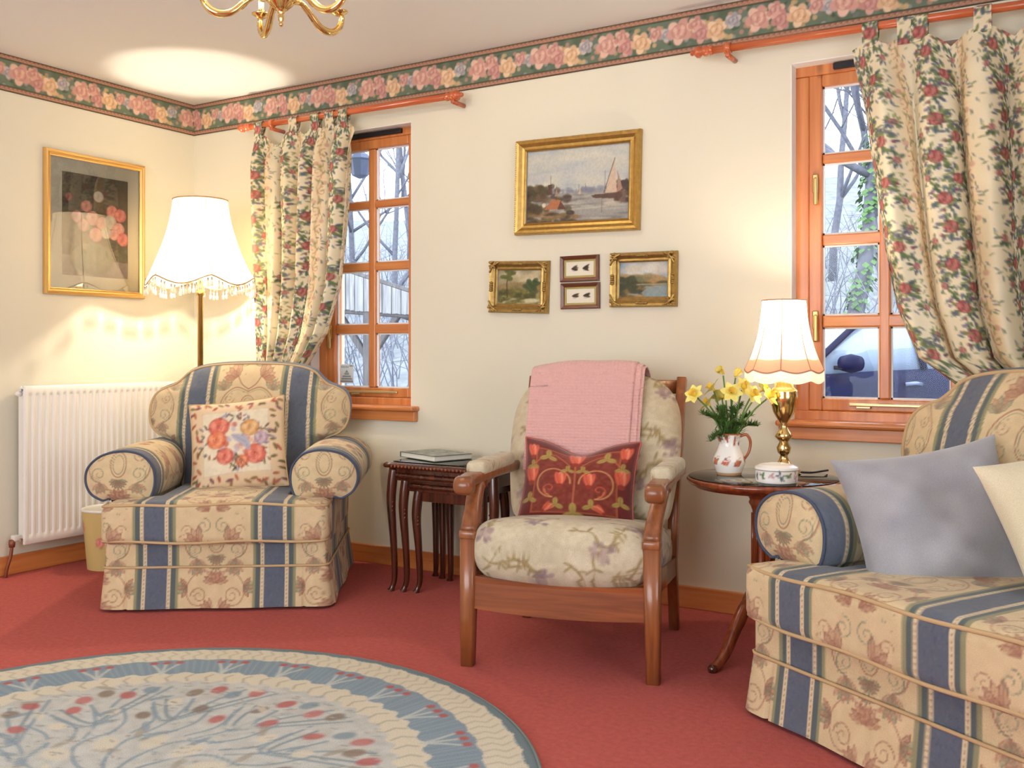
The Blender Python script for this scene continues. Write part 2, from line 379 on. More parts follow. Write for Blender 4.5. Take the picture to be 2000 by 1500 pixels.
def make_curtain():
    c = Canvas(.30, .36, .0024, (240, 228, 196), True); rg = random.Random(5); c.noise(.05, 5, rg)
    G = [(112, 128, 78), (84, 104, 74), (96, 112, 116), (140, 150, 100), (84, 92, 112)]
    c._blend(.165, .255, 0, .3599, lambda X, Y: np.exp(-((X-.21)/.03)**2), (236, 206, 160), .7)
    # trailing brown stripe of scrolls
    for k in range(4):
        y = k*.09+.03; c.spiral(.21+(.012 if k % 2 else -.012), y, .022, PI/2*(1 if k % 2 else -1), 1.1, .0035, (176, 120, 92), .75)
        c.ell(.21+(.02 if k % 2 else -.02), y+.04, .012, .010, (200, 140, 122), 0, .55, .5)
        for q in range(3): c.leaf(.21, y+.02*q, .026, .009, rg.uniform(0, 6.3), (168, 158, 106), .6)
    c.line([(.21+.010*math.sin(t*2*PI*2/.36), t) for t in np.linspace(0, .36, 30)], .003, (170, 120, 92), .7)
    spots = [(.055, .05), (.105, .115), (.045, .19), (.115, .255), (.06, .315)]
    for (x, y) in spots:
        for k in range(34):
            an = rg.uniform(0, 6.3); d = rg.uniform(.02, .062)
            c.leaf(x+math.cos(an)*d*.6, y+math.sin(an)*d*.6, rg.uniform(.014, .026), rg.uniform(.008, .012), an+rg.uniform(-.8, .8), rg.choice(G), .85)
        for k in range(5):
            an = rg.uniform(0, 6.3); c.ell(x+math.cos(an)*.04, y+math.sin(an)*.04, .006, .006, rg.choice([(120, 110, 140), (150, 84, 92)]), 0, .8)
    for (x, y) in ((.012, .12), (.158, .05), (.155, .19), (.005, .27), (.16, .32)):
        for k in range(12): an = rg.uniform(0, 6.3); c.leaf(x+math.cos(an)*.012, y+math.sin(an)*.012, rg.uniform(.014, .024), .009, an, rg.choice(G), .8)
        c.rose(x, y, .012, (140, 84, 84), (176, 116, 108), (206, 160, 146), rg)
    for i, (x, y) in enumerate(spots):
        c.rose(x, y, .0225 if i % 2 == 0 else .0195, (128, 62, 64), (166, 92, 88), (206, 144, 130), rg)
    for k in range(120):
        x, y = rg.uniform(0, .30), rg.uniform(0, .36); c.leaf(x, y, .018, .007, rg.uniform(0, 6.3), rg.choice(G), .6)
    return c
T_curtain = make_curtain()

def make_border():
    Hh = .165; W = .62
    c = Canvas(W, Hh, .0026, (96, 110, 92), True); c.tile = True; rg = random.Random(21); c.noise(.03, 12, rg)
    for k in range(60): c.leaf(rg.uniform(0, W), rg.uniform(.04, .125), rg.uniform(.02, .04), .014, rg.uniform(0, 6.3), rg.choice([(92, 108, 84), (56, 76, 60), (104, 112, 92), (112, 118, 120)]), .6)
    for k in range(150):
        x, y = rg.uniform(0, W), rg.gauss(.083, .024); c.ell(x, y, .009, .009, rg.choice([(206, 172, 128), (186, 160, 116), (150, 150, 150), (190, 140, 124)]), 0, .75, .4)
    fl = [(.05, .085, .034, 0), (.115, .105, .024, 1), (.135, .065, .026, 2), (.20, .07, .030, 3), (.265, .095, .022, 1), (.31, .085, .020, 4), (.36, .09, .036, 0), (.43, .105, .024, 1), (.45, .066, .026, 2), (.51, .07, .030, 3), (.575, .095, .022, 4)]
    sets = [((170, 120, 110), (200, 152, 140), (224, 186, 168)), ((160, 110, 104), (190, 142, 132), (214, 174, 158)), ((154, 104, 102), (186, 134, 128), (208, 162, 150)), ((178, 136, 100), (212, 174, 138), (230, 200, 166)), ((120, 116, 128), (160, 156, 160), (190, 182, 178))]
    for x, y, r, k in fl:
        r *= 1.38
        for q in range(6):
            an = q*PI/3+rg.uniform(0, .5); c.ell(x+math.cos(an)*r*.6, y+math.sin(an)*r*.6, r*.48, r*.4, sets[k][1 if q % 2 else 2], an, .95, .25)
        c.rose(x, y, r*.62, *sets[k], rg)
    c.tile = False
    for y0, y1, col in ((0, .004, (70, 60, 46)), (.004, .021, (158, 118, 98)), (.021, .025, (64, 70, 54)), (Hh-.025, Hh-.021, (64, 70, 54)), (Hh-.021, Hh-.004, (158, 118, 98)), (Hh-.004, Hh, (84, 66, 48))):
        c._blend(0, W, y0, y1, lambda X, Y, a=y0, b=y1: ((Y >= a) & (Y < b)).astype(float), col, 1)
    c.tile = True
    for k in range(31):
        x = k*.02
        for y in (.0125, Hh-.0125): c.leaf(x, y-.004, .022, .006, .45, (204, 160, 132), .7); c.ell(x+.01, y+.003, .004, .003, (112, 66, 60), .4, .7)
    return c
T_border = make_border()

def make_chairfab():
    c = Canvas(.62, .52, .0032, (198, 186, 158), True); rg = random.Random(31); c.noise(.012, 9, rg); c.noise(.05, 8, rg)
    for (x, y) in ((.15, .14), (.46, .36), (.38, .08), (.08, .40), (.27, .27), (.57, .17), (.24, .46), (.55, .48), (.40, .22), (.02, .25)):
        for k in range(3):
            an = rg.uniform(.3, 2.8); L = rg.uniform(.09, .15); pts = smoothpath([(x, y), (x+math.cos(an)*L*.5, y+math.sin(an)*L*.5+.01), (x+math.cos(an+.3)*L, y+math.sin(an+.3)*L)], 10)
            c.line(pts, .0042, (150, 126, 84), .75)
            for p in pts[2::2]:
                for q in range(2): c.leaf(p[0], p[1], rg.uniform(.022, .036), .010, rg.uniform(0, 6.3), rg.choice([(158, 138, 92), (142, 124, 88), (168, 150, 108)]), .7, (128, 108, 76))
        for k in range(26):
            an = rg.uniform(0, 6.3); d = rg.uniform(.004, .042); c.ell(x+math.cos(an)*d, y+math.sin(an)*d*.75, rg.uniform(.007, .013), .0065, rg.choice([(150, 128, 126), (168, 146, 138), (134, 114, 114), (182, 164, 150)]), an, .75, .4)
    for k in range(150): x, y = rg.uniform(0, .62), rg.uniform(0, .52); c.line([(x, y), (x+rg.uniform(.02, .05), y)], .0025, rg.choice([(220, 206, 172), (186, 168, 130)]), .35)
    return c
T_chair = make_chairfab()

def make_redcushion():
    W = .44; c = Canvas(W, W, .003, (122, 50, 38)); rg = random.Random(41)
    c.noise(.012, 10, rg); h = W/2
    for a, b, col in ((.006, .05, (96, 28, 24)), (.052, .056, (168, 92, 52))):
        c._blend(0, W, 0, W, lambda X, Y, a=a, b=b: ((np.minimum(np.minimum(X, W-X), np.minimum(Y, W-Y)) > a) & (np.minimum(np.minimum(X, W-X), np.minimum(Y, W-Y)) < b)).astype(float), col, .8)
    gold, coral, salmon = (168, 148, 76), (206, 92, 66), (226, 136, 104)
    def tulip(x, y, s, rot=PI/2):
        for d in (-.45, 0, .45): c.leaf(x, y, s, s*.34, rot+d*.55, coral if d else salmon, .95, (150, 50, 40))
        c.ell(x, y, s*.16, s*.16, (140, 50, 36))
    def ivy(x, y, s):
        for an in (PI/2, PI*1.15, -PI*.15): c.leaf(x, y, s, s*.6, an, gold, .9, (112, 92, 44))
    for sx in (-1, 1):
        X = lambda d: h+sx*d
        t = np.linspace(-PI/2, PI*1.0, 26); c.line(np.stack([h+sx*(.085+.068*np.cos(t)), .20+.075*np.sin(t)], 1), .006, (204, 150, 96), .9)
        t = np.linspace(0, 1, 14); c.line(np.stack([h+sx*(.02+.15*t), .30+.06*np.sin(t*PI)], 1), .0045, (186, 112, 70), .9)
        c.line([(X(.085), .125), (X(.11), .14), (X(.12), .165)], .005, (204, 150, 96), .8)
        tulip(X(.058), .185, .075); tulip(X(.182), .20, .085); tulip(X(.182), .335, .07)
        ivy(X(.115), .345, .04); ivy(X(.03), .275, .03); ivy(X(.18), .29, .03); ivy(X(.18), .12, .035); ivy(X(.07), .09, .035)
        tulip(X(.12), .06, .05, PI/2+sx*.8); c.spiral(X(.10), .17, .03, -PI/2, 1.1, .005, coral, .9, sx=sx)
    c.line([(h, .03), (h, .33)], .006, (186, 112, 70), .9); tulip(h, .315, .095); ivy(h, .05, .05)
    return c
T_red = make_redcushion()

def make_fruitcushion():
    W = .42; c = Canvas(W, W, .003, (226, 212, 184)); rg = random.Random(51); c.noise(.01, 6, rg); h = W/2
    d = lambda X, Y: np.minimum(np.minimum(X, W-X), np.minimum(Y, W-Y))
    c._blend(0, W, 0, W, lambda X, Y: (d(X, Y) < .058).astype(float), (222, 196, 160), 1)
    for k in range(64):
        s = k/64*4; e = int(s); f = (s-e)*W; x, y = [(f, .029), (W-.029, f), (W-f, W-.029), (.029, W-f)][e]
        c.leaf(x, y, rg.uniform(.024, .036), .014, rg.uniform(0, 6.3), rg.choice([(172, 84, 62), (150, 116, 74), (124, 80, 90), (190, 110, 80), (110, 104, 70)]), .85, (110, 60, 50))
    c._blend(0, W, 0, W, lambda X, Y: ((d(X, Y) > .056) & (d(X, Y) < .061)).astype(float), (176, 110, 74), 1)
    for k in range(70):
        an = rg.uniform(0, 6.3); r = rg.gauss(.126, .020); c.leaf(h+math.cos(an)*r*1.05, h+.005+math.sin(an)*r*.88, rg.uniform(.018, .032), .010, an+rg.uniform(-1, 1), rg.choice([(104, 96, 66), (120, 112, 120), (150, 92, 66), (88, 78, 62), (150, 140, 160)]), .85)
    for k in range(40):
        an = rg.uniform(0, 6.3); r = rg.uniform(.03, .10); c.ell(h+math.cos(an)*r, h+math.sin(an)*r*.85, .013, .010, rg.choice([(206, 150, 130), (190, 176, 186), (216, 170, 150), (196, 110, 88)]), an, .8, .4)
    for x, y, r, col in ((-.06, .065, .036, 0), (-.07, .01, .034, 1), (.055, .05, .032, 2), (.07, -.06, .036, 0), (-.04, -.06, .03, 0), (.095, .005, .024, 3), (.02, -.085, .022, 1)):
        cs = [((176, 70, 60), (214, 116, 96), (232, 156, 132)), ((190, 84, 56), (222, 130, 92), (236, 166, 126)), ((176, 120, 66), (216, 168, 110), (232, 196, 146)), ((150, 120, 140), (186, 160, 170), (212, 190, 190))][col]
        c.rose(h+x*1.22, h+y*1.15, r*1.3, *cs, rg)
    for dx, rot in ((.005, -.6), (.03, -.9), (-.015, -.3)): c.leaf(h+dx, h+.03, .085, .034, rot-.3, (176, 172, 184), .9, (120, 116, 136))
    for k in range(5): c.line([(h+.0, h-.06), (h-.03+.02*k, h-.125)], .004, (92, 78, 60), .8)
    return c
T_fruit = make_fruitcushion()

def make_harbour(W, H):
    c = Canvas(W, H, .0022, (184, 186, 178)); rg = random.Random(61)
    for k in range(60): c.ell(rg.uniform(0, W), rg.uniform(H*.45, H), rg.uniform(.03, .09), rg.uniform(.012, .03), rg.choice([(206, 202, 182), (176, 180, 180), (160, 168, 176), (214, 208, 188)]), rg.uniform(-.2, .2), .35, .9)
    c.poly([(0, 0), (W, 0), (W, H*.40), (0, H*.40)], (150, 148, 142))
    for k in range(60): c.ell(rg.uniform(W*.2, W), rg.uniform(0, H*.36), rg.uniform(.02, .06), .004, rg.choice([(178, 176, 164), (120, 112, 108), (100, 94, 96), (190, 184, 168)]), 0, .45, .8)
    for k in range(40): c.ell(rg.uniform(W*.2, W*.95), H*.40+rg.uniform(0, .012), rg.uniform(.006, .02), rg.uniform(.004, .012), (124, 128, 140), 0, .6, .6)
    c.poly([(W*.575, H*.40), (W*.585, H*.52), (W*.595, H*.40)], (116, 120, 136), .8); c.ell(W*.60, H*.42, .03, .012, (120, 124, 140), 0, .7, .5)
    for k in range(70): c.ell(abs(rg.gauss(0, W*.14)), rg.uniform(H*.14, H*.50), rg.uniform(.01, .026), rg.uniform(.008, .018), rg.choice([(84, 68, 52), (66, 52, 44), (104, 86, 62), (76, 70, 48)]), 0, .7, .5)
    for k in range(46): c.ell(W-abs(rg.gauss(0, W*.07)), rg.uniform(H*.24, H*.5), rg.uniform(.008, .02), .010, rg.choice([(84, 70, 60), (66, 54, 50), (110, 88, 74)]), 0, .7, .5)
    c.poly([(W*.21, H*.38), (W*.215, H*.52), (W*.25, H*.52), (W*.255, H*.38)], (84, 62, 52))
    for k in range(50): c.ell(rg.uniform(0, W*.5), rg.uniform(0, H*.13), rg.uniform(.012, .04), .007, rg.choice([(112, 94, 60), (86, 78, 50), (140, 110, 76), (70, 58, 44)]), 0, .7, .6)
    c.poly([(W*.18, H*.18), (W*.26, H*.32), (W*.34, H*.30), (W*.40, H*.17)], (168, 108, 72)); c.poly([(W*.31, H*.17), (W*.34, H*.29), (W*.40, H*.17)], (96, 64, 50))
    c.ell(W*.175, H*.24, .009, .009, (214, 196, 168)); c.ell(W*.44, H*.12, .02, .010, (66, 54, 48), 0, .9)
    for x, y0, y1 in ((.24, .4, .64), (.30, .3, .5), (.77, .3, .66), (.52, .38, .5), (.745, .1, .3)): c.line([(W*x, H*y0), (W*x, H*y1)], .0022, (96, 76, 62), .8)
    c.poly([(W*.775, H*.36), (W*.855, H*.80), (W*.885, H*.36)], (198, 174, 150)); c.poly([(W*.89, H*.36), (W*.885, H*.66), (W*.935, H*.40)], (160, 128, 110))
    c.line([(W*.76, H*.36), (W*.86, H*.82)], .003, (90, 70, 58)); c.poly([(W*.66, H*.30), (W*.64, H*.34), (W*.93, H*.36), (W*.92, H*.27)], (92, 68, 58)); c.ell(W*.84, H*.22, .035, .008, (196, 184, 166), 0, .7, .5)
    c.poly([(W*.515, H*.37), (W*.53, H*.45), (W*.545, H*.37)], (190, 170, 150)); c.ell(W*.41, H*.34, .02, .007, (80, 66, 60)); c.poly([(W*.28, H*.35), (W*.30, H*.46), (W*.32, H*.35)], (150, 128, 108))
    return c.noise(.006, 7, rg)
def make_land(W, H, v):
    rg = random.Random(70+v); c = Canvas(W, H, .0022, (170, 158, 120) if v == 0 else (164, 172, 176))
    for k in range(30): c.ell(rg.uniform(0, W), rg.uniform(H*.55, H), .03, .014, rg.choice([(190, 176, 140), (150, 140, 110), (200, 190, 160)] if v == 0 else [(206, 204, 194), (130, 150, 172), (196, 186, 166), (216, 214, 206)]), 0, .6, .8)
    for k in range(26): c.ell(rg.uniform(0, W), rg.uniform(H*.36, H*.58), rg.uniform(.02, .05), .012, rg.choice([(132, 118, 76), (110, 104, 68), (146, 124, 84)] if v == 0 else [(124, 112, 74), (168, 138, 92), (104, 104, 72)]), rg.uniform(-.3, .3), .7, .7)
    for k in range(60): c.ell(rg.uniform(0, W), rg.uniform(0, H*.42), rg.uniform(.01, .03), .009, rg.choice([(104, 100, 52), (70, 72, 38), (134, 124, 68), (88, 80, 46)] if v == 0 else [(80, 76, 44), (128, 104, 60), (160, 124, 72), (60, 62, 42)]), 0, .75, .6)
    if v == 0:
        c.line([(W*.22, H*.2), (W*.20, H*.6), (W*.23, H*.9)], .005, (80, 66, 40)); [c.ell(W*.23+rg.gauss(0, .02), H*.86+rg.gauss(0, .014), .014, .008, (92, 96, 50), 0, .8, .5) for k in range(16)]
        [c.ell(W*.80+rg.gauss(0, .016), H*.55+rg.gauss(0, .012), .012, .009, (62, 78, 44), 0, .8, .5) for k in range(20)]; c.ell(W*.78, H*.10, .04, .009, (206, 196, 158), 0, .9, .6)
    else:
        c.poly([(W*.55, 0), (W*.45, H*.12), (W*.62, H*.30), (W, H*.34), (W, 0)], (128, 146, 150), .9); c.line([(W*.3, H*.36), (W, H*.36)], .004, (190, 184, 160), .7)
        [c.ell(rg.uniform(0, W*.3), rg.uniform(H*.2, H*.55), .016, .012, (60, 64, 40), 0, .8, .5) for k in range(16)]
    return c.noise(.006, 8, rg)
def make_roses(W, H):
    rg = random.Random(81); c = Canvas(W, H, .0026, (104, 96, 86))
    for k in range(60): c.ell(rg.uniform(0, W), rg.uniform(H*.45, H), .04, .05, rg.choice([(116, 98, 98), (96, 92, 76), (84, 80, 70), (120, 112, 92)]), 0, .4, .9)
    c.poly([(0, 0), (W, 0), (W, H*.16), (0, H*.20)], (158, 148, 146)); c.ell(W*.45, H*.18, W*.33, H*.16, (124, 126, 112), 0, 1, .2)
    for k in range(50): c.leaf(W*rg.uniform(.1, .95), H*rg.uniform(.25, .66), rg.uniform(.02, .05), .016, rg.uniform(0, 6.3), rg.choice([(84, 92, 74), (70, 72, 60), (110, 116, 96)]), .7)
    for x, y, r, k in ((.10, .76, .020, 0), (.36, .69, .030, 1), (.54, .80, .028, 3), (.75, .67, .032, 1), (.88, .64, .034, 1), (.22, .58, .03, 2), (.45, .58, .036, 2), (.60, .54, .034, 2), (.72, .56, .036, 3), (.85, .50, .034, 2), (.92, .40, .034, 1), (.78, .44, .028, 2), (.50, .42, .036, 2), (.32, .50, .03, 2), (.66, .45, .03, 3)):
        c.rose(W*x, H*y, r, *[((150, 70, 66), (190, 104, 98), (206, 130, 120)), ((200, 116, 116), (228, 150, 146), (240, 180, 172)), ((222, 160, 156), (236, 188, 182), (244, 212, 204)), ((214, 206, 190), (230, 224, 210), (240, 236, 226))][k], rg)
    return c.noise(.01, 6, rg)
def make_flies(W, H, v):
    c = Canvas(W, H, .0016, (226, 220, 200)); rg = random.Random(90+v)
    for x in (.30, .70):
        for k in range(7): c.leaf(W*x-.012, H*.5, rg.uniform(.022, .034), .008, rg.uniform(-.35, .5), rg.choice([(70, 58, 44), (98, 84, 56), (52, 46, 40)]), .9)
        c.line([(W*x-.012, H*.5), (W*x+.012, H*.46)], .003, (60, 50, 40)); c.line([(W*x-.01, H*.36), (W*x+.004, H*.34)], .0016, (150, 146, 140))
    return c

def make_rug(Rr):
    W = 2*Rr; c = Canvas(W, W, .0045, (194, 196, 190)); rg = random.Random(101); c.noise(.02, 9, rg)
    rad = lambda X, Y: np.hypot(X-Rr, Y-Rr); ang = lambda X, Y: np.arctan2(Y-Rr, X-Rr)
    blue, cream, gr = (134, 152, 164), (214, 207, 186), (164, 156, 140)
    def ring(a, b, col, al=1, wob=0): c._blend(0, W, 0, W, lambda X, Y: ((rad(X, Y)+wob*np.sin(ang(X, Y)*60) > a*Rr) & (rad(X, Y)+wob*np.sin(ang(X, Y)*60+1.3) < b*Rr)).astype(float), col, al)
    ring(.965, 1.01, (116, 132, 138)); ring(.865, .965, cream, 1, .006); ring(.735, .87, blue, 1, .004); ring(.665, .74, cream, 1, .010)
    for k in range(150):
        a = k/150*2*PI; p = lambda r, d=0: (Rr+r*Rr*math.cos(a+d), Rr+r*Rr*math.sin(a+d))
        c.line([p(.875), p(.905, .012), p(.93, -.01), p(.955, .01)], .006, gr, .55)
        if k % 2: c.line([p(.67), p(.70, .02), p(.725)], .008, (150, 146, 132), .5)
    for k in range(240):
        a = k/240*2*PI+rg.uniform(-.01, .01); c.line([(Rr+.745*Rr*math.cos(a), Rr+.745*Rr*math.sin(a)), (Rr+.86*Rr*math.cos(a+.03), Rr+.86*Rr*math.sin(a+.03))], .004, (168, 180, 184), .5)
    for k in range(26):
        a = k/26*2*PI; p = lambda r, d=0: (Rr+r*Rr*math.cos(a+d), Rr+r*Rr*math.sin(a+d))
        for d in (-.045, 0, .045): c.line([p(.735), p(.78, d*.4), p(.83, d)], .009, (196, 200, 194), .9); c.ell(*p(.845, d), .013, .013, (178, 104, 100), 0, .95, .3)
    for k in range(12):
        a = k/12*2*PI; p = lambda r, d=0: np.array((Rr+r*Rr*math.cos(a+d), Rr+r*Rr*math.sin(a+d)))
        for q in range(5):
            d = .07+.045*q; s = -1 if k % 2 else 1
            c.line(smoothpath([p(.62, -d*1.2), p(.52-.03*q, -d*.2), p(.42-.02*q, d*.8), p(.52, d*1.6)], 14), .011, (blue, (196, 200, 196), (124, 142, 152))[q % 3], .75)
        for q in range(4):
            d = -.16+.1*q; c.ell(*p(.60-.03*(q % 2), d), .030, .022, (blue, (178, 104, 102), (140, 126, 112), (188, 120, 116))[(q+k) % 4], a, .85, .4)
        for q in range(3): c.ell(*p(.40+.05*q, -.2+.2*q), .028, .020, ((184, 110, 106), (134, 122, 112), cream)[(q+k) % 3], a, .85, .4); c.line(smoothpath([p(.28, -.2+.2*q), p(.36, -.3+.2*q), p(.46, -.22+.16*q)], 9), .010, blue, .7)
        for q in range(8): v = p(rg.uniform(.1, .63), rg.uniform(-.26, .26)); c.leaf(v[0], v[1], .07, .022, a+rg.uniform(-1.5, 1.5), rg.choice([cream, (194, 196, 188), blue, (160, 152, 136)]), .7)
        c.line(smoothpath([p(.02), p(.12, .5), p(.24, .3), p(.30, -.05)], 12), .011, blue, .75); c.ell(*p(.22), .045, .03, cream, a, .8, .4)
    for k in range(2600):
        x, y = rg.uniform(0, W), rg.uniform(0, W); r = math.hypot(x-Rr, y-Rr)/Rr
        if r < .66: c.line([(x, y), (x+rg.uniform(.008, .022), y+rg.uniform(-.008, .008))], .005, rg.choice([(124, 140, 150), (206, 202, 188), (150, 156, 156), (120, 116, 108)]), .55)
    return c

# ------------------------------------------------------------------ room shell
XR, YF, H = 5.9, -5.4, 2.3
def wallboxes(name, boxes, mat):
    b = MB()
    for lo, hi in boxes: b.box([(lo[i]+hi[i])/2 for i in range(3)], [hi[i]-lo[i] for i in range(3)])
    return struct(b.build(name, mat, smooth=False))
W1, W2 = (.83, 1.445), (3.17, 3.795); ZS, ZT = .735, 2.035
wallboxes('floor', [((-.25, YF-.25, -.15), (XR+.25, .25, 0))], M['carpet'])
wallboxes('ceiling', [((-.25, YF-.25, H), (XR+.25, .25, H+.15))], M['ceil'])
wallboxes('wall_left', [((-.25, YF-.25, 0), (0, .25, H))], M['wall'])
wallboxes('wall_back', [((0, 0, 0), (XR, .25, ZS)), ((0, 0, ZT), (XR, .25, H)), ((0, 0, ZS), (W1[0], .25, ZT)), ((W1[1], 0, ZS), (W2[0], .25, ZT)), ((W2[1], 0, ZS), (XR, .25, ZT))], M['wall'])
wallboxes('wall_right', [((XR, YF-.25, 0), (XR+.25, .25, .62)), ((XR, YF-.25, 2.08), (XR+.25, .25, H)), ((XR, YF-.25, .62), (XR+.25, -3.95, 2.08)), ((XR, -2.05, .62), (XR+.25, .25, 2.08))], M['wall'])
wallboxes('wall_front', [((0, YF-.25, 0), (XR, YF, .42)), ((0, YF-.25, 2.18), (XR, YF, H)), ((0, YF-.25, .42), (.95, YF, 2.18)), ((4.25, YF-.25, .42), (XR, YF, 2.18))], M['wall'])
for nm, c, d, mt in (('baseboard_back', (XR/2, -.009, .042), (XR, .018, .084), 'pine_x'), ('baseboard_left', (.009, (YF-.018)/2, .042), (.018, -YF-.018, .084), 'pine_y')):
    struct(MB().box(c, d, bev=.004).build(nm, M[mt], smooth=False))
xs = np.concatenate([np.arange(0, 4.15, .0036), np.arange(4.15, XR, .02), [XR]]); zs = np.linspace(2.135, H-.001, 47)
Xg, Zg = np.meshgrid(xs, zs); UV = np.stack([Xg+.10, Zg-2.135], -1)
struct(sheet('trim_1', np.stack([Xg, 0*Xg-.0025, Zg], -1), UV, T_border, M['border']))
ys = np.concatenate([np.arange(0, 1.75, .0036), np.arange(1.75, -YF, .02), [-YF]]); Yg, Zg = np.meshgrid(ys, zs)
struct(sheet('trim_2', np.stack([0*Yg+.0025, -Yg, Zg], -1), np.stack([-Yg+.10, Zg-2.135], -1), T_border, M['border'], flip=True))

# ------------------------------------------------------------------ windows
ROWS = [(.815, 1.073), (1.117, 1.373), (1.413, 1.673), (1.708, 1.955)]
def make_window(name, x0, x1, cols, stl, sr, handle_z):
    """x0..x1 opening; cols = pane columns; sash stands .07 behind the wall face"""
    w = struct(empty(name, (x0, 0, ZS))); w['label'] = 'orange pine casement window of small panes'
    L = lambda x, y, z: (x-x0, y, z-ZS); xm = (x0+x1)/2
    f = MB(); y = .105
    for c, d in (((x0+(cols[0][0]-stl-x0)/2+.001, y, (ZS+ZT)/2-.02), (cols[0][0]-stl-x0+.004, .088, ZT-ZS-.04)), ((x1-(x1-cols[-1][1]-sr)/2, y, (ZS+ZT)/2-.02), (x1-cols[-1][1]-sr+.004, .088, ZT-ZS-.04)), ((xm, y, ZT-.0185), (x1-x0, .09, .041)), ((xm, y-.01, .752), (x1-x0, .11, .036))): f.box(L(*c), d, bev=.004)
    f.build('outer_frame', M['pine'], w, False)
    s = MB(); y = .095; a0, a1 = cols[0][0], cols[-1][1]; z0, z1 = ROWS[0][0], ROWS[-1][1]
    s.box(L(a0-stl/2, y, (z0+z1)/2), (stl, .055, z1-z0+.09), bev=.005); s.box(L(a1+sr/2, y, (z0+z1)/2), (sr, .055, z1-z0+.09), bev=.005)
    s.box(L((a0+a1)/2, y, z0-.0225), (a1-a0, .055, .045), bev=.005); s.box(L((a0+a1)/2, y, z1+.0215), (a1-a0, .055, .043), bev=.005)
    s.build('sash', M['pine'], w, False)
    for k in range(len(cols)-1):
        MB().box(L((cols[k][1]+cols[k+1][0])/2, y, (z0+z1)/2), (cols[k+1][0]-cols[k][1], .04, z1-z0), bev=.006).build('glazing_bar', M['pine'], w, False)
    for k in range(3):
        MB().box(L((a0+a1)/2, y, (ROWS[k][1]+ROWS[k+1][0])/2), (a1-a0, .038, ROWS[k+1][0]-ROWS[k][1]), bev=.006).build('glazing_bar', M['pine_x'], w, False)
    for ca, cb in cols:
        for ra, rb in ROWS:
            MB().box(L((ca+cb)/2, y+.004, (ra+rb)/2), (cb-ca+.01, .004, rb-ra+.01)).build('pane', M['glass'], w, False)
            b = MB()   # pale glazing gasket round the pane
            for c, d in ((((ca+cb)/2, ra+.003), (cb-ca, .006)), (((ca+cb)/2, rb-.003), (cb-ca, .006)), ((ca+.003, (ra+rb)/2), (.006, rb-ra)), ((cb-.003, (ra+rb)/2), (.006, rb-ra))): b.box(L(c[0], y-.003, c[1]), (d[0], .008, d[1]))
            b.build('pane_gasket', M['reveal'], w, False)
    v = MB().box(L(xm+.02, .054, ZT-.018), ((x1-x0)*.62, .02, .022), bev=.003); v.build('trickle_vent', M['dark'], w, False)
    sl = MB(); sl.box(L(xm, .012, .7265), (x1-x0+.09, .13, .023), bev=.009); sl.box(L(xm, -.016, .692), (x1-x0+.075, .028, .046), bev=.004)
    sl.build('window_sill', M['pine_x'], w, False)
    st = MB(); st.box(L(xm+.03, .058, .795), (.30, .010, .012), bev=.003); st.box(L(xm-.07, .060, .785), (.05, .016, .008), bev=.002); st.build('casement_stay', plain('brass_stay_'+name, (206, 190, 146), .35, .8), w, False)
    for hz in handle_z:
        h = MB(); h.box(L(a0-stl*.45, .062, hz), (.020, .012, .07), bev=.004); h.box(L(a0-stl*.35, .046, hz-.03), (.014, .014, .10), bev=.005); h.build('casement_handle', M['brassdull'], w, False)
    # white painted reveal lining
    r = MB(); r.box(L(x0+.0015, .03, (ZS+ZT)/2), (.003, .06, ZT-ZS)); r.box(L(x1-.0015, .03, (ZS+ZT)/2), (.003, .06, ZT-ZS)); r.box(L(xm, .03, ZT-.0015), (x1-x0, .06, .003)); r.build('reveal_lining', M['reveal'], w, False)
    return w
make_window('window_1', *W1, [(.925, 1.130), (1.172, 1.375)], .05, .042, (1.08,))
make_window('window_2', *W2, [(3.264, 3.462), (3.500, 3.697)], .048, .042, (1.10, 1.60))
for nm, c, d in (('added_window_front', (2.6, YF-.12, 1.3), (3.3, .05, 1.76)), ('added_window_right', (XR+.12, -3.0, 1.35), (.05, 1.9, 1.46))):  # two invented windows out of view, added to go with the fill lights
    w = struct(empty(nm, c)); b = MB(); ax = 0 if d[0] > 1 else 1
    for s in (-1, 1):
        o = [0, 0, 0]; o[2] = s*(d[2]/2-.03); e = list(d); e[2] = .06; b.box(o, e)
        o = [0, 0, 0]; o[ax] = s*(d[ax]/2-.03); e = list(d); e[ax] = .06; b.box(o, e)
    e = list(d); e[ax] = .06; b.box((0, 0, 0), e); b.build('outer_frame', M['pine'], w, False)
    e = list(d); e[1-ax] = .006; MB().box((0, 0, 0), e).build('pane', M['glass'], w, False)
# small alarm sticker on the lowest pane of the corner window
p = ony(676, 735, .088); st = tag(empty('window_sticker', (p[0], .0935, p[2]-.032)), 'small pale alarm company sticker on the corner window pane', 'sticker')
b = MB(); b.box((0, 0, .045), (.085, .0012, .092)); b.build('backing', plain('sticker_film', (226, 236, 240), .5), st, False)
g = plain('sticker_print', (150, 162, 168), .6)
b = MB()
for zz, hw in ((.008, .042), (.020, .036), (.032, .028), (.044, .016)): b.add([(-hw, -.0012, zz-.004), (hw, -.0012, zz-.004), (hw*.86, -.0012, zz+.004), (-hw*.86, -.0012, zz+.004)], [(0, 1, 2, 3)])
b.add([(-.012, -.0012, .05), (.012, -.0012, .05), (0, -.0012, .064)], [(0, 1, 2)]); b.box((.028, -.001, .083), (.020, .001, .007))
for k in range(5): b.box((-.032+k*.010, -.001, .078), (.005, .001, .010))
b.build('printed_mark', g, st, False)

